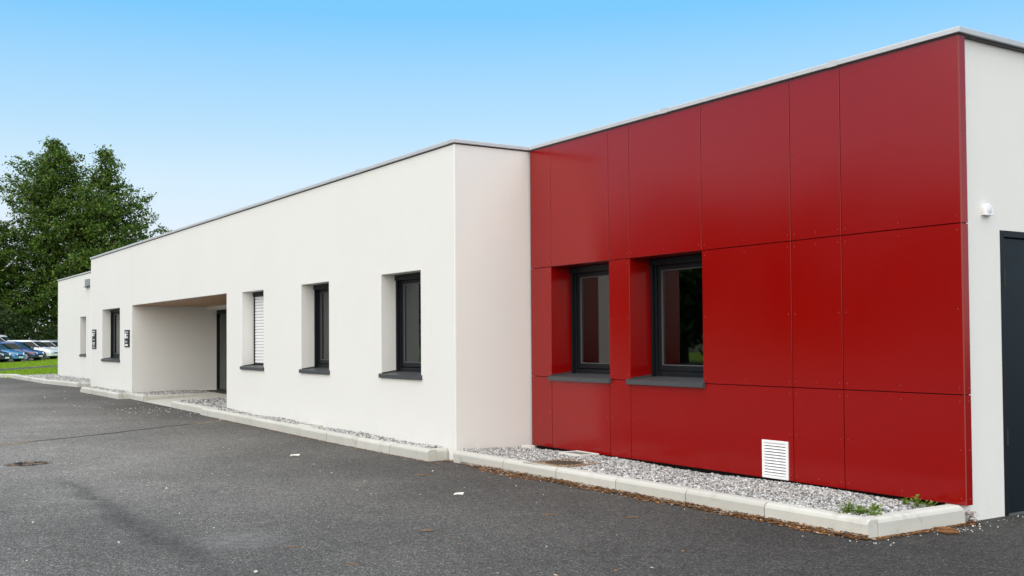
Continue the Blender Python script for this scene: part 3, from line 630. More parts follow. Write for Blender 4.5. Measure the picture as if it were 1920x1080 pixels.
# ------------------------------------------------------------------ gravel
rng = np.random.default_rng(7)
OCT = np.array([(1, 0, 0), (-1, 0, 0), (0, 1, 0), (0, -1, 0), (0, 0, 1), (0, 0, -1)], float)
OCF = np.array([(0, 2, 4), (2, 1, 4), (1, 3, 4), (3, 0, 4), (2, 0, 5), (1, 2, 5), (3, 1, 5), (0, 3, 5)])
CUB = np.array([(x, y, z) for z in (-1, 1) for x, y in ((-1, -1), (1, -1), (1, 1), (-1, 1))], float) * .68
CUF = np.array([(3, 2, 1), (3, 1, 0), (4, 5, 6), (4, 6, 7), (0, 1, 5), (0, 5, 4), (1, 2, 6), (1, 6, 5), (2, 3, 7), (2, 7, 6), (3, 0, 4), (3, 4, 7)])
def stones(name, pts, size, mat, label=None, parent=None, flat=.75, shape='cube'):
    n = len(pts); base, faces = (CUB, CUF) if shape == 'cube' else (OCT, OCF)
    k = len(base)
    V = np.repeat(base[None], n, 0) * (1 + rng.uniform(-.38, .38, (n, k, 3)))
    V *= (np.asarray(size)[:, None] if np.ndim(size) else np.full((n, 1), size))[:, :, None] * rng.uniform(.6, 1.25, (n, 1, 3)) * np.array([1, 1, flat])
    a = rng.uniform(0, 6.28, n); t = rng.uniform(-.9, .9, n)
    c, s = np.cos(t), np.sin(t); y = V[:, :, 1] * c[:, None] - V[:, :, 2] * s[:, None]; z = V[:, :, 1] * s[:, None] + V[:, :, 2] * c[:, None]; V[:, :, 1], V[:, :, 2] = y, z
    c, s = np.cos(a), np.sin(a); x = V[:, :, 0] * c[:, None] - V[:, :, 1] * s[:, None]; y = V[:, :, 0] * s[:, None] + V[:, :, 1] * c[:, None]; V[:, :, 0], V[:, :, 1] = x, y
    V += pts[:, None, :]
    F = faces[None] + (np.arange(n) * k)[:, None, None]
    o = fast_mesh(name, V.reshape(-1, 3), F.reshape(-1, 3), mat, parent, 3); tag(o, kind='stuff'); 
    if label: o['label'] = label; o['category'] = 'gravel'
    return o
vgz = np.vectorize(gz)
KW = .115
def bed(x0, x1, y0, y1, top, dens, size, label, quad=None):
    """gravel heap between kerb and wall"""
    n = int((x1 - x0) * (y1 - y0) * dens); P = np.stack([rng.uniform(x0, x1, n), rng.uniform(y0, y1, n), np.zeros(n)], 1)
    if quad is not None: P = P[quad(P[:, 0], P[:, 1])]
    hump = .012 * np.sin(P[:, 0] * 2.3) * np.sin(P[:, 1] * 3.1 + 1)
    P[:, 2] = vgz(P[:, 0]) + top + hump + rng.uniform(-.014, .012, len(P))
    if y1 > YR and x0 > -12: P[:, 2] -= .034 * np.clip((P[:, 1] - (YR - .14)) / .16, 0, 1)      # sunk a little under the panels
    return stones('gravel', P, rng.uniform(.6, 1.3, len(P)) * size, MAT['gravel'], label)
def bed_base(name, pts, z):
    b = MB(); b.face([(x, y, gz(x) + z) for x, y in pts]); return tag(b.build(name, MAT['gravel_bed']), kind='structure')
bed(-10.42, -4.885, YK + .11, YR + .05, .116, 4600, .0125, 'grey and white gravel in the bed below the red panels')
bed_base('gravel_base', [(-10.44, YK + .09), (-4.86, YK + .09), (-4.86, YR + .078), (-10.44, YR + .078)], .07)
bed(-18.6, -10.745, YK2 + .105, YW - .005, .134, 2600, .0145, 'grey gravel strip along the foot of the white facade')
b = bed_base('gravel_base', [(-18.7, YK2 + .09), (-13, YK2 + .09), (-10.725, YK2 + .09), (-10.725, YW), (-13, YW), (-18.7, YW)], .122)
bed(-29.2, -25.25, 5.92, YW - .005, .118, 1100, .02, 'grey gravel strip below the two black sign plates')
bed_base('gravel_base', [(-29.3, 5.9), (-25.22, 5.9), (-25.22, YW), (-29.3, YW)], .106)
bed(-42.2, -32.8, 6.2, YL - .005, .115, 500, .024, 'grey gravel strip at the recessed far end', lambda x, y: y > 6.2 + np.clip(x + 36.4, 0, 10) * .088)
bed_base('gravel_base', [(-42.6, 6.14), (-36.4, 6.17), (-32.75, 6.5), (-32.75, YL), (-42.6, YL)], .105)
bed(-25.5, -24.1, 6.23, 7.83, .115, 1100, .02, 'grey gravel strip by the porch side wall')
bed_base('gravel_base', [(-25.5, 6.2), (-24.08, 6.2), (-24.08, 7.84), (-25.5, 7.84)], .105)
bed(-22.1, -18.62, 6.22, 7.26, .118, 1100, .02, 'grey gravel bed filling the right side of the porch', lambda x, y: x > -21.55 - .51 * (y - 6.23))
bed_base('gravel_base', [(-21.5, 6.2), (-18.62, 6.2), (-18.62, 7.27), (-22.0, 7.27)], .105)

# ------------------------------------------------------------------ covers in the gravel
def slab(cx, cy, w_, d_, rz, z, label):
    e = empty('inspection_cover', (cx, cy, z)); e.rotation_euler.z = rz; tag(e, label, 'cover')
    f = MB(); t = .03
    f.box(-w_, w_, -d_, -d_ + t, -.08, .03); f.box(-w_, w_, d_ - t, d_, -.08, .03); f.box(-w_, -w_ + t, -d_ + t, d_ - t, -.08, .0295); f.box(w_ - t, w_, -d_ + t, d_ - t, -.08, .0295)
    o = f.build('rim', MAT['cover_concrete'], e, bevel=.004); o = MB().box(-w_ + t, w_ - t, -d_ + t, d_ - t, -.08, .022).build('lid', MAT['cover_grey'], e, bevel=.003)
slab(-9.23, 7.08, .2, .13, .0, .125, 'pale inspection cover with grey lid against the red panels')
slab(-14.49, 6.125, .22, .1, .03, gz(-14.5) + .128, 'pale inspection cover with grey lid in the gravel of the white facade')
e = empty('drain_grate', (-8.71, 6.49, .118)); e.rotation_euler.z = .02; tag(e, 'rusty brown drain cover lying in the gravel behind the kerb', 'drain cover')
f = MB(); w_, d_, t = .27, .27, .035
f.box(-w_, w_, -d_, -d_ + t, -.05, .016); f.box(-w_, w_, d_ - t, d_, -.05, .016); f.box(-w_, -w_ + t, -d_ + t, d_ - t, -.05, .0155); f.box(w_ - t, w_, -d_ + t, d_ - t, -.05, .0155)
f.build('rim', MAT['rust_grate'], e, bevel=.003); MB().box(-w_ + t, w_ - t, -d_ + t, d_ - t, -.05, .004).build('plate', MAT['rust_grate'], e)
f = MB(); ring = []
f.loft([[(.2 * math.cos(a), .2 * math.sin(a), z) for a in [2 * math.pi * i / 28 for i in range(28)]] for z in (.0, .014)]); f.build('lid', MAT['rust_grate'], e, bevel=.003)
for i in range(7):
    y = -.15 + .05 * i; hw = math.sqrt(.19 ** 2 - y * y) - .01; MB().box(-hw, hw, y - .009, y + .009, .012, .0185).build('rib', MAT['rust_dark'], e)
MB().box(-.30, .16, -.305, -.275, -.04, .012).build('edge_gap', MAT['rust_dark'], e)
o = MB().loft([[(-.09, -.05, 0), (.10, -.04, 0), (.08, .05, 0), (-.08, .055, 0)], [(-.085, -.045, .05), (.09, -.035, .045), (.075, .045, .05), (-.075, .05, .055)]]).build('broken_block', MAT['cover_concrete'], None, bevel=.006, recalc=True)
o.location = (-10.26, 7.12, .10); tag(o, 'broken pale block lying in the gravel where white wall meets red panels', 'block')

# ------------------------------------------------------------------ litter, pebbles, twigs, scraps on the asphalt
def shards(name, P, size, mat, label, cat):
    n = len(P); a = rng.uniform(0, 6.28, n); L = size * rng.uniform(.5, 1.7, n); Wd = L * rng.uniform(.22, .6, n); t = rng.uniform(-.35, .35, (n, 4))
    d = np.stack([np.cos(a), np.sin(a), np.zeros(n)], 1); q = np.stack([-np.sin(a), np.cos(a), np.zeros(n)], 1)
    V = np.stack([P - d * L[:, None], P - q * Wd[:, None], P + d * L[:, None], P + q * Wd[:, None]], 1); V[:, :, 2] += np.abs(t) * L[:, None] * .8 + .003
    o = fast_mesh(name, V.reshape(-1, 3), np.arange(n * 4).reshape(-1, 4), mat); tag(o, label, cat, None, 'stuff'); return o
n = 9000; x = rng.uniform(-10.2, -4.74, n); dens = np.clip((x + 10.3) / .9, .1, 1) * (.55 + .45 * np.sin(x * 5.1) ** 2)
k_ = rng.uniform(0, 1, n) < dens; x = x[k_]; wd = .045 + .07 * np.exp(-((x + 9.1) / .5) ** 2) + .012 * np.sin(x * 7)
P = np.stack([x, YK - np.abs(rng.normal(0, 1, len(x))) * wd, np.full(len(x), .002)], 1); P[:, 2] += np.clip(.03 - (YK - P[:, 1]) * .4, 0, .03) * rng.uniform(0, 1, len(x))
shards('leaf_litter', P, .013, MAT['litter'], 'brown leaf litter swept against the kerb below the red panels', 'leaf litter')
n = 900; x = rng.uniform(-18.5, -10.3, n); P = np.stack([x, YK2 - np.abs(rng.normal(0, .04, n)), vgz(x) + .002], 1)
Q = np.stack([rng.normal(-10.47, .05, 120), rng.normal(6.14, .06, 120), np.full(120, .006)], 1); P = np.concatenate([P, Q])
shards('leaf_litter', P, .013, MAT['litter'], 'thin brown leaf litter along the kerb of the white facade', 'leaf litter')
n = 700; y = rng.uniform(6.15, 7.4, n); P = np.stack([-4.757 + np.abs(rng.normal(0, .035, n)), y, np.full(n, .002)], 1)
Q = np.stack([rng.normal(-4.74, .02, 160), rng.normal(7.335, .02, 160), rng.uniform(0, .09, 160)], 1); P = np.concatenate([P, Q])
shards('leaf_litter', P, .013, MAT['litter'], 'brown leaf litter at the kerb end beside the white end wall', 'leaf litter')
n = 420; P = np.stack([rng.uniform(-16, -3.5, n), rng.uniform(1, 6.0, n), np.full(n, .002)], 1); P[:, 2] += vgz(P[:, 0])
shards('leaf_crumbs', P, .012, MAT['litter'], 'scattered brown leaf crumbs on the asphalt', 'leaf litter')
PP = []
def add(n, cx, cy, sx, sy): PP.append(np.stack([rng.normal(cx, sx, n), rng.normal(cy, sy, n)], 1))
add(70, -20.6, 5.5, 1.0, .4); add(22, -22.5, 4.8, 1.2, .7); add(40, -13.0, 2.2, .5, .35); add(18, -11.3, 3.0, .4, .3); add(60, -4.65, 6.95, .08, .3); add(16, -4.72, 6.1, .1, .06)
PP.append(np.stack([rng.uniform(-30, -3, 130), rng.uniform(0, 5.9, 130)], 1)); PP.append(np.stack([rng.uniform(-10.2, -4.8, 110), YK - np.abs(rng.normal(.02, .06, 110))], 1)); PP.append(np.stack([rng.normal(-4.70, .06, 30), rng.normal(7.95, .12, 30)], 1))
P = np.concatenate(PP); P = P[(P[:, 1] < 6.07) | (P[:, 0] > -4.74)]
sz = rng.uniform(.004, .0095, len(P)) * (1 + .9 * (P[:, 0] < -17)); P = np.stack([P[:, 0], P[:, 1], vgz(P[:, 0]) + sz * .35], 1)
o = stones('pebbles', P, sz, MAT['pebbles'], 'loose pale pebbles scattered on the asphalt', shape='oct'); o['category'] = 'pebbles'
def twig(x, y, L, rz, label, r=.006):
    p = [(-L / 2, 0, r), (-L / 6, L * .04, r * 1.2), (L / 5, -L * .02, r * 1.3), (L / 2, L * .05, r)]
    o = MB().tube(p, [r * .5, r, r * .9, r * .4], 6).build('twig', MAT['twig_bark'], None, smooth=True); o.location = (x, y, gz(x)); o.rotation_euler.z = rz; tag(o, label, 'twig')
twig(-9.575, 5.30, .17, .95, 'brown twig on the asphalt off the end of the white facade kerb')
twig(-6.816, 4.93, .12, .9, 'short brown twig on dark asphalt off the red panel kerb, smaller of two there', .005)
twig(-6.345, 5.40, .12, 1.2, 'brown twig on the asphalt close to the red panel kerb', .005)
twig(-6.728, 3.766, .10, 1.0, 'thick stubby brown twig alone in the middle of the asphalt', .008)
twig(-6.0, 2.815, .13, .2, 'thin bent twig on the asphalt well away from any kerb', .005)
twig(-6.72, 2.71, .12, 1.0, 'thin straight twig by the pale scuffed patch of asphalt', .004)
def scrap(x, y, s, rz, label):
    b = MB(); b.loft([[(-s, -s * .4, .002), (-s * .2, -s * .55, .014), (s * .9, -s * .3, .004), (s, s * .2, .02), (0, s * .5, .006), (-s * .8, s * .35, .012)], [(-s, -s * .4, .006), (-s * .2, -s * .5, .019), (s * .9, -s * .3, .009), (s, s * .2, .025), (0, s * .5, .011), (-s * .8, s * .35, .017)]])
    o = b.build('paper_scrap', MAT['paper'], None, recalc=True); o.location = (x, y, gz(x)); o.rotation_euler.z = rz; tag(o, label, 'litter')
scrap(-8.167, 4.895, .045, .9, 'crumpled white paper scrap on the asphalt off the red panel kerb')
scrap(-12.07, 4.90, .06, 1.0, 'crumpled white paper scrap on the asphalt off the white facade kerb')
def stone(x, y, s, label):
    o = stones('stone', np.array([[0, 0, s * .45]]), np.array([s]), MAT['pebbles'], None, shape='oct'); del o['kind']; o.location = (x, y, gz(x)); tag(o, label, 'stone')
stone(-10.035, 2.772, .02, 'single pale stone lying on the asphalt beyond the dark streak')
stone(-8.737, 1.384, .02, 'single pale stone lying on the asphalt on the open side of the dark streak')
stone(-6.105, 2.226, .022, 'flat pale stone beside the end of the dark streak in the asphalt')
stone(-7.561, 1.758, .013, 'tiny white stone beside the dark streak in the asphalt')
def catkin(x, y, L, rz, label):
    c = MB(); n = 10; c.tube([(-L / 2 + L * i / n, .01 * math.sin(i), .016) for i in range(n + 1)], [.006 + .009 * math.sin(math.pi * (i + .3) / (n + .6)) * (1 if i % 2 else .75) for i in range(n + 1)], 8)
    o = c.build('fallen_catkin', MAT['catkin_brown'], None); o.location = (x, y, 0); o.rotation_euler.z = rz; tag(o, label, 'catkin', 'fallen catkins by the kerb end')
for x, y, rz in ((-4.655, 6.89, .35), (-4.575, 6.80, .55)): catkin(x, y, .16, rz, 'curled brown fallen catkin on the asphalt beside the kerb end')

# ------------------------------------------------------------------ weeds
def weed(x, y, h, n, spread, seed, label):
    rn = random.Random(seed); e = empty('weed', (x, y, .115)); tag(e, label, 'weed', 'weeds in the gravel bed')
    lf = MB(); st = MB()
    for i in range(n):
        a = rn.uniform(0, 6.28); r = spread * rn.uniform(.1, 1); hh = h * rn.uniform(.35, 1) * (1 - .4 * r / spread); tip = Vector((math.cos(a) * r, math.sin(a) * r, hh))
        st.tube([(tip.x * .15, tip.y * .15, -.02), (tip.x * .5, tip.y * .5, hh * .6), tip], .0018, 3, False)
        for j in range(5):
            t = .35 + .65 * j / 4; c = Vector((tip.x * t, tip.y * t, hh * min(1, t * 1.1))); b_ = rn.uniform(0, 6.28); L = .028 * rn.uniform(.6, 1.3); d = Vector((math.cos(b_), math.sin(b_), rn.uniform(-.1, .8))).normalized() * L; s = d.cross(Vector((0, 0, 1))).normalized() * L * .3
            lf.face([c, c + d * .5 + s, c + d, c + d * .5 - s])
    lf.build('leaves', MAT['weed_leaf'], e); st.build('stems', MAT['weed_leaf'], e)
WD = [(-5.06, 6.33, .09, 16, .08, 'bushy green weed by the kerb corner, leftmost clump'), (-4.97, 6.36, .08, 22, .10, 'widest low green weed hugging the inner kerb'), (-4.90, 6.37, .06, 12, .07, 'low green weed right in the inner kerb corner'), (-5.02, 6.58, .07, 8, .06, 'sparse thin weed in the gravel behind the kerb corner'), (-4.96, 6.55, .06, 7, .05, 'tiny two-leaved weed in the gravel behind the kerb corner'), (-4.96, 6.99, .09, 12, .06, 'upright bright green weed near the red panel corner'), (-4.93, 7.11, .05, 7, .05, 'small weed in shade below the red panel corner'), (-5.10, 7.06, .06, 6, .05, 'small pale weed in the gravel along the red panel foot')]
for i, (x, y, h, n, s, l) in enumerate(WD): weed(x, y, h * 1.25, int(n * 1.5), s * 1.35, i + 3, l)

# ------------------------------------------------------------------ lawn blades
def pip(P, poly):
    x, y = P[:, 0], P[:, 1]; ins = np.zeros(len(P), bool); j = len(poly) - 1
    for i in range(len(poly)):
        xi, yi = poly[i]; xj, yj = poly[j]; cnd = ((yi > y) != (yj > y)) & (x < (xj - xi) * (y - yi) / (yj - yi + 1e-12) + xi); ins ^= cnd; j = i
    return ins
P = np.stack([rng.uniform(-110, -40.5, 160000), rng.uniform(2, 22, 160000)], 1)
P = P[rng.uniform(0, 1, len(P)) < np.clip(46 / -P[:, 0], 0, 1) ** 2]
vis = pip(P, [(-43.4, 6.6), (-41.3, 7.6), (-62, 13), (-108, 24), (-108, 20), (-100.5, 19.6), (-91.8, 15.8), (-84.7, 13.3), (-77.9, 10.2), (-66, 5.0), (-44.9, 3)])
path_poly = [(-54.6, 7.14), (-62, 11.12), (-84, 23), (-88.5, 24), (-66.57, 11.94), (-59.2, 7.75), (-44, -1), (-39, -1.3)]
P = P[vis & ~pip(P, path_poly)]
n = len(P); a = rng.uniform(0, 6.28, n); h = rng.uniform(.03, .085, n); wd = rng.uniform(.012, .03, n); L = rng.uniform(-.04, .04, (n, 2))
V = np.stack([np.stack([P[:, 0] - np.cos(a) * wd, P[:, 1] - np.sin(a) * wd, np.full(n, .07)], 1), np.stack([P[:, 0] + np.cos(a) * wd, P[:, 1] + np.sin(a) * wd, np.full(n, .07)], 1), np.stack([P[:, 0] + L[:, 0], P[:, 1] + L[:, 1], .075 + h], 1)], 1)
o = fast_mesh('grass', V.reshape(-1, 3), np.arange(n * 3).reshape(-1, 3), MAT['grass_blade'], None, 3); tag(o, 'short bright green grass beyond the end of the building', 'grass', None, 'stuff')

# ------------------------------------------------------------------ trees
def tree(name, loc, H, prof, seed, mat, nbr=150, leaf=.2, per=24, trunk_r=.35, droop=.22, tiers=True, clump=.55, label='', group=None, gap=.0):
    rn = random.Random(seed); rg = np.random.default_rng(seed)
    e = empty(name, loc); tag(e, label, 'tree', group)
    tk = MB(); lean = (rn.uniform(-.25, .25), rn.uniform(-.25, .25))
    ctr = lambda t: Vector((lean[0] * math.sin(t * 3), lean[1] * math.sin(t * 2.2), H * t))
    tk.tube([ctr(i / 10) + (Vector((0, 0, -.3)) if i == 0 else Vector()) for i in range(11)], [trunk_r * (1.25 if i == 0 else 1) * (1 - .93 * i / 10) + .02 for i in range(11)], 9)
    C = []
    for i in range(nbr):
        t = .1 + .89 * ((i + rn.random() * .9) / nbr) ** .92
        az = i * 2.39996 + rn.uniform(-.45, .45); Rm = np.interp(t, [p[0] for p in prof], [p[1] for p in prof]); L = Rm * (rn.uniform(.55, .95) if rn.random() < .7 else rn.uniform(.9, 1.22)) * (1 + .16 * math.sin(3 * az + 9 * t + seed) + .10 * math.sin(23 * t + 2 * az))
        b0 = ctr(min(t, .98)); up = (.42 + .55 * t); d = Vector((math.cos(az), math.sin(az), 0)); pts = []
        for k in range(5):
            s = k / 4; pts.append(b0 + d * L * s + Vector((0, 0, L * (up * s * .55 - droop * s * s + .22 * s ** 4))))
        if L > .7: tk.tube(pts, [max(.012, .055 * L / 5 * (1 - .8 * k / 4) + .008) for k in range(5)], 5, False)
        m = max(2, int(L / (clump * .62)))
        for j in range(m):
            s = .22 + .80 * (j + rn.random()) / m
            if rn.random() < gap: continue
            k = min(3, int(s * 4)); q = pts[k].lerp(pts[k + 1], s * 4 - k) if s < 1 else pts[4]
            side = Vector((-d.y, d.x, 0)) * rn.gauss(0, .36 * L * (1 - .55 * s) * .6)
            C.append((*(q + side + Vector((0, 0, rn.gauss(0, .12)))), clump * rn.uniform(.55, 1.45)))
    C = np.array(C); n = len(C) * per; ci = np.repeat(np.arange(len(C)), per)
    g = rg.normal(0, 1, (n, 3)) * np.array([.6, .6, .36]); Pn = C[ci, :3] + g * C[ci, 3:4]
    nm = rg.normal(0, 1, (n, 3)) * np.array([.75, .75, 1]) + np.array([0, 0, .55]); nm /= np.linalg.norm(nm, axis=1)[:, None]
    a = rg.normal(0, 1, (n, 3)); a -= (a * nm).sum(1)[:, None] * nm; a /= np.linalg.norm(a, axis=1)[:, None]; c = np.cross(nm, a)
    L = leaf * rg.uniform(.55, 1.35, n)[:, None]
    V = np.stack([Pn - a * L, Pn + c * L * .48, Pn + a * L, Pn - c * L * .48], 1)
    fast_mesh('crown', V.reshape(-1, 3), np.arange(n * 4).reshape(-1, 4), MAT[mat], e)
    tk.build('trunk', MAT['bark'], e, smooth=True)
    return e
PR = [(0, 7.2), (.12, 8.2), (.30, 8.2), (.43, 7.3), (.60, 5.4), (.74, 4.5), (.84, 3.1), (.92, 1.6), (1, .2)]
k1 = 112 / 60
tree('tall_tree', (-63.4 * k1, 11.15 * k1, .2), 23.0, PR, 11, 'conifer_leaf', 210, .165, 28, .42, label='tallest dark green pointed tree behind the parked cars', group='tall trees behind the parked cars', gap=.14)
PR2 = [(0, 5.0), (.12, 5.6), (.30, 5.6), (.5, 5.2), (.64, 4.4), (.78, 3.0), (.88, 1.7), (.95, .9), (1, .12)]
tree('tall_tree', (-61.95 * k1, 13.5 * k1, .2), 22.0, PR2, 23, 'conifer_leaf', 170, .165, 28, .4, label='narrower dark green pointed tree right behind the end of the white building', group='tall trees behind the parked cars', gap=.16)
tree('tall_tree', (-65.6 * 1.8, 7.2 * 1.8, .2), 14.5, [(0, 5), (.15, 6.2), (.4, 6), (.7, 4.2), (.9, 2), (1, .3)], 77, 'conifer_leaf', 160, .19, 24, .3, label='lower dark green tree filling the gap left of the tallest tree', group='tall trees behind the parked cars')
PR3 = [(0, 3.5), (.2, 5), (.45, 5.2), (.7, 4.2), (.9, 2.2), (1, .4)]
tree('tall_tree', (-65.9 * 1.75, 5.3 * 1.75, .2), 14.5, PR3, 31, 'pale_leaf', 150, .2, 20, .3, tiers=False, label='yellow green tree beside the tall dark trees, mostly cut off', group='tall trees behind the parked cars')
def shrub(loc, rx, rz, seed, label):
    rg = np.random.default_rng(seed); e = empty('shrub', loc); tag(e, label, 'shrub', 'shrubs behind the parked cars, darkened by painted shade')
    n = 4200; d = rg.normal(0, 1, (n, 3)); d /= np.linalg.norm(d, axis=1)[:, None]; r = rg.uniform(.45, 1, n)[:, None] ** .5; P = d * r * np.array([rx, rx, rz]) * (1 + .18 * np.sin(d[:, :1] * 7 + seed) * np.cos(d[:, 1:2] * 6)); P[:, 2] = np.abs(P[:, 2])
    nm = rg.normal(0, 1, (n, 3)); nm /= np.linalg.norm(nm, axis=1)[:, None]; a = rg.normal(0, 1, (n, 3)); a -= (a * nm).sum(1)[:, None] * nm; a /= np.linalg.norm(a, axis=1)[:, None]; c = np.cross(nm, a); L = .17 * rg.uniform(.6, 1.3, n)[:, None]
    V = np.stack([P - a * L, P + c * L * .5, P + a * L, P - c * L * .5], 1); fast_mesh('foliage', V.reshape(-1, 3), np.arange(n * 4).reshape(-1, 4), MAT['shaded_leaf'], e)
    t = MB()
    for i in range(5):
        a_ = i * 1.3 + seed; t.tube([(0, 0, -.2), (math.cos(a_) * rx * .3, math.sin(a_) * rx * .3, rz * .5), (math.cos(a_) * rx * .6, math.sin(a_) * rx * .6, rz * .85)], [.06, .04, .015], 5)
    t.build('stems', MAT['bark'], e)
for i in range(7):
    t = i / 6; shrub((-112 + 2.5 * (i % 2) - 4 * t, 12.3 + 14 * t, .3), 1.9 + .4 * (i % 3), 3.0 + .8 * ((i * 2) % 3), i + 40, 'green shrub in painted tree shade behind the row of parked cars')

# trees on the far side of the car park, seen mirrored in the panes and the red panels
PR4 = [(0, 1.5), (.2, 3.4), (.5, 4.0), (.8, 2.9), (.95, 1.3), (1, .3)]
base_t = tree('broad_tree', (-30, -24, 0), 8.2, PR4, 51, 'conifer_leaf', 90, .26, 16, .25, tiers=False, clump=.7, label='broad green tree across the car park, mirrored in the window panes', group='trees across the car park')
for i, (x, y, s) in enumerate(((-36.5, -26, .95), (-43, -25, 1.1), (-50, -28, .9), (-57, -26, 1.05), (-65, -27, 1.15), (-73, -25, 1.0), (-24, -25, .9), (-18, -27, 1.05), (-81, -22, 1.1), (-90, -19, 1.2))):
    t = base_t.copy(); col.objects.link(t); t.location = (x, y, .05); t.scale = (s, s, s); t.rotation_euler.z = i * 1.1
    for ch in base_t.children: c = ch.copy(); col.objects.link(c); c.parent = t

# ------------------------------------------------------------------ cars
def car(front, heading, z, L, W_, Hh, paint, label, hood=.95, bumper=None, indicator=False, rear=.25, van=False):
    e = empty('parked_car', (0, 0, 0)); tag(e, label, 'car', 'cars parked beyond the lawn')
    hw = W_ / 2; belt = Hh * .60 if not van else Hh * .52; hz = Hh * .53 if not van else Hh * .48
    xs = [-L / 2, -L / 2 + .06, -L / 2 + .3, -L * .2, L / 2 - hood - .05, L / 2 - hood * .5, L / 2 - .22, L / 2 - .06, L / 2]
    top = [belt * .82, belt * .97, belt, belt * 1.0, belt * .985, hz * .99, hz * .9, hz * .78, hz * .66]; wid = [.80, .9, .97, 1, 1, .985, .95, .87, .74]; bot = [.36, .28, .22, .2, .2, .2, .22, .26, .32]
    rings = []
    for x, t, k, b_ in zip(xs, top, wid, bot):
        w2 = hw * k; rings.append([(x, -w2 * .86, b_), (x, -w2, b_ + .14), (x, -w2 * .995, t - .16), (x, -w2 * .93, t - .03), (x, -w2 * .70, t), (x, 0, t + .02), (x, w2 * .70, t), (x, w2 * .93, t - .03), (x, w2 * .995, t - .16), (x, w2, b_ + .14), (x, w2 * .86, b_)])
    body = MB().loft(rings).build('body', MAT[paint], e, smooth=True, recalc=True)
    # cabin: lower ring at belt, upper ring at roof
    bx0, bx1 = -L / 2 + .12, L / 2 - hood + .05; rx0, rx1 = -L / 2 + rear + .12, L / 2 - hood - .72 * (Hh - belt) / .55; by, ry = hw * .93, hw * .74; zb = belt - .03
    mx = (rx0 + rx1) / 2
    lo = [(bx0, -by * .93), (mx, -by), (bx1, -by * .93), (bx1 + .09, 0), (bx1, by * .93), (mx, by), (bx0, by * .93), (bx0 - .05, 0)]
    hi = [(rx0, -ry * .95), (mx, -ry), (rx1, -ry * .95), (rx1 + .07, 0), (rx1, ry * .95), (mx, ry), (rx0, ry * .95), (rx0 - .04, 0)]
    r0 = [(x, y, zb) for x, y in lo]; r1 = [(x, y, Hh - .10) for x, y in hi]; r2 = [(mx + (x - mx) * .84, y * .88, Hh - .03) for x, y in hi]; r3 = [(mx + (x - mx) * .5, y * .45, Hh) for x, y in hi]
    MB().loft([r0, r1, r2, r3]).build('cabin', MAT[paint], e, bevel=.03, recalc=True)
    def pane(i, j, name, a=.07, c=.06, u0=0., u1=1.):
        p = [Vector(r0[i]), Vector(r0[j]), Vector(r1[j]), Vector(r1[i])]; n = (p[1] - p[0]).cross(p[3] - p[0]).normalized(); cc = sum(p, Vector()) / 4
        if n.dot(Vector((cc.x - mx, cc.y, 0))) < 0: n = -n
        def at(u, v): return p[0].lerp(p[1], u).lerp(p[3].lerp(p[2], u), v)
        wd = (p[1] - p[0]).length; q = [at(u0 + (a / wd if u0 == 0 else .03), .10), at(u1 - (a / wd if u1 == 1 else .03), .10), at(u1 - (a / wd if u1 == 1 else .03), .90), at(u0 + (a / wd if u0 == 0 else .03), .90)]
        b = MB(); b.loft([[v - n * .01 for v in q], [v + n * .008 for v in q]]); b.build(name, MAT['car_glass'], e, recalc=True)
    for s in ((0, 1), (1, 2), (4, 5), (5, 6)): pane(*s, 'side_window', .06)
    for s in ((2, 3), (3, 4)): pane(*s, 'windscreen', .03)
    for s in ((6, 7), (7, 0)): pane(*s, 'rear_window', .03)
    bm_ = MAT[bumper or paint]
    MB().loft([[(x, -hw * k, .24), (x, -hw * k, .42), (x, hw * k, .42), (x, hw * k, .24)] for x, k in ((L / 2 - .35, .97), (L / 2 - .05, .90), (L / 2 + .035, .70))]).build('front_bumper', bm_, e, bevel=.02, recalc=True)
    MB().loft([[(x, -hw * k, .28), (x, -hw * k, .46), (x, hw * k, .46), (x, hw * k, .28)] for x, k in ((-L / 2 + .25, .97), (-L / 2, .88), (-L / 2 - .03, .78))]).build('rear_bumper', bm_, e, bevel=.02, recalc=True)
    MB().box(L / 2 + .0, L / 2 + .022, -hw * .34, hw * .34, .46, .53).build('radiator_grille', MAT['black'], e)
    MB().box(L / 2 + .030, L / 2 + .043, -.26, .26, .285, .395).build('number_plate', MAT['plate_white'], e)
    for s in (-1, 1):
        q = MB().loft([[(L / 2 - .20, s * hw * .90, .50), (L / 2 - .20, s * hw * .90, .66), (L / 2 - .06, s * hw * .72, .665 if not van else .7), (L / 2 + .015, s * hw * .50, .60), (L / 2 + .03, s * hw * .48, .49)], [(L / 2 - .30, s * hw * .70, .48), (L / 2 - .30, s * hw * .70, .62), (L / 2 - .2, s * hw * .6, .62), (L / 2 - .15, s * hw * .4, .58), (L / 2 - .15, s * hw * .4, .48)]]); q.build('headlight', MAT['lamp_clear'], e, recalc=True)
        if indicator: MB().loft([[(L / 2 - .34, s * hw * .985, .50), (L / 2 - .34, s * hw * .985, .64), (L / 2 - .17, s * hw * .905, .65), (L / 2 - .17, s * hw * .905, .50)], [(L / 2 - .34, s * hw * .9, .50), (L / 2 - .34, s * hw * .9, .64), (L / 2 - .17, s * hw * .82, .65), (L / 2 - .17, s * hw * .82, .50)]]).build('indicator', MAT['lamp_orange'], e, recalc=True)
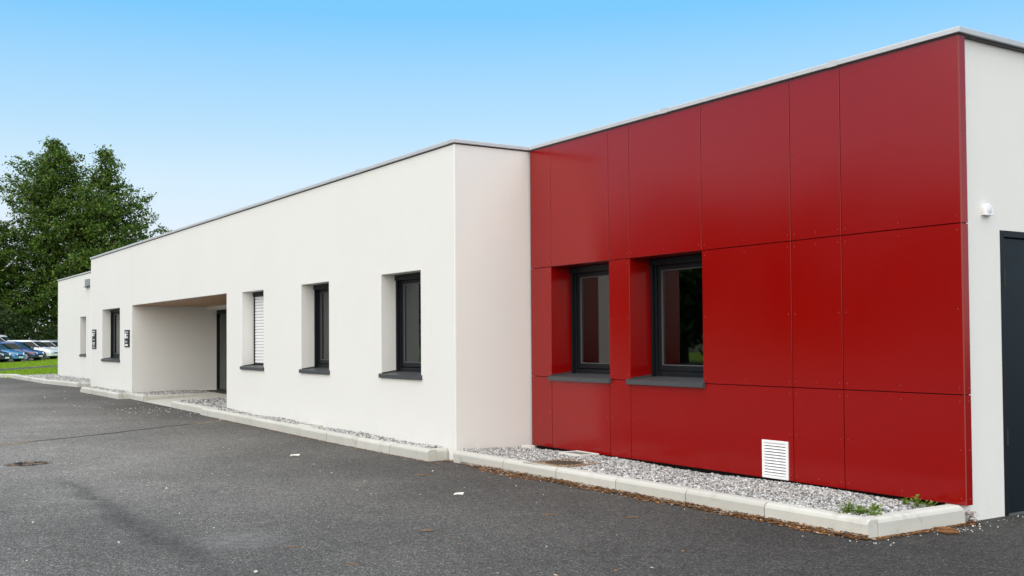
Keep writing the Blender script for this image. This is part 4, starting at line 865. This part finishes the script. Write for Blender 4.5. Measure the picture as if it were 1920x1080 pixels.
        MB().box(L / 2 - hood - .18, L / 2 - hood - .06, min(s * hw * .93, s * hw * 1.13), max(s * hw * .93, s * hw * 1.13), belt + .0, belt + .12).build('mirror', MAT['bumper_black'], e, bevel=.025)
        for xw in (L / 2 - .72, -L / 2 + .68):
            def cyl(r0_, y0, y1, n=20): return [[(xw + r0_ * math.cos(2 * math.pi * i / n), y, .30 + r0_ * math.sin(2 * math.pi * i / n)) for i in range(n)] for y in (y0, y1)]
            yo = s * hw * 1.005; wh = MB().loft(cyl(.30, yo, yo - s * .19)).build('wheel', MAT['tyre_rubber'], e, bevel=.02, recalc=True)
            MB().loft(cyl(.19, yo + s * .008, yo - s * .05, 16)).build('rim', MAT['rim_grey'], wh, bevel=.01, recalc=True)
            MB().loft(cyl(.36, s * hw * .99, s * hw * 1.002)).build('wheel_arch', MAT['bumper_black'], e, recalc=True)
    h = Vector((*heading, 0)).normalized(); c = Vector((*front, 0)) - h * L / 2
    e.location = (c.x, c.y, z); e.rotation_euler.z = math.atan2(h.y, h.x)
    return e
def pix(u, depth):
    X = (u - 891.2) / 1959.6; d = _f + _r * X; d = d * depth; return (d.x, d.y)
HD = (.62, .78)
car(pix(13, 72), HD, .08, 4.0, 1.68, 1.42, 'paint_black', 'near black car at the open end of the parked row', bumper='bumper_black')
car(pix(39, 74.5), HD, .08, 3.95, 1.66, 1.45, 'paint_light_blue', 'bright light blue small car in the parked row')
car(pix(76, 79), HD, .10, 4.0, 1.66, 1.46, 'paint_dark_blue', 'dark blue hatchback with orange indicators and black bumper', bumper='bumper_black', indicator=True)
car(pix(105, 85.5), HD, .13, 4.4, 1.75, 1.55, 'paint_white', 'white hatchback parked beside the dark blue one')
car(pix(136, 90), HD, .2, 4.2, 1.72, 1.45, 'paint_silver', 'silver car half hidden by the end of the white building')
car(pix(152, 95), HD, .33, 4.1, 1.70, 1.40, 'paint_graphite', 'dark grey car just showing behind the silver car')
car(pix(47, 91), HD, .22, 4.5, 1.80, 1.95, 'paint_white', 'tall white people carrier behind the parked row', hood=.85, van=True)
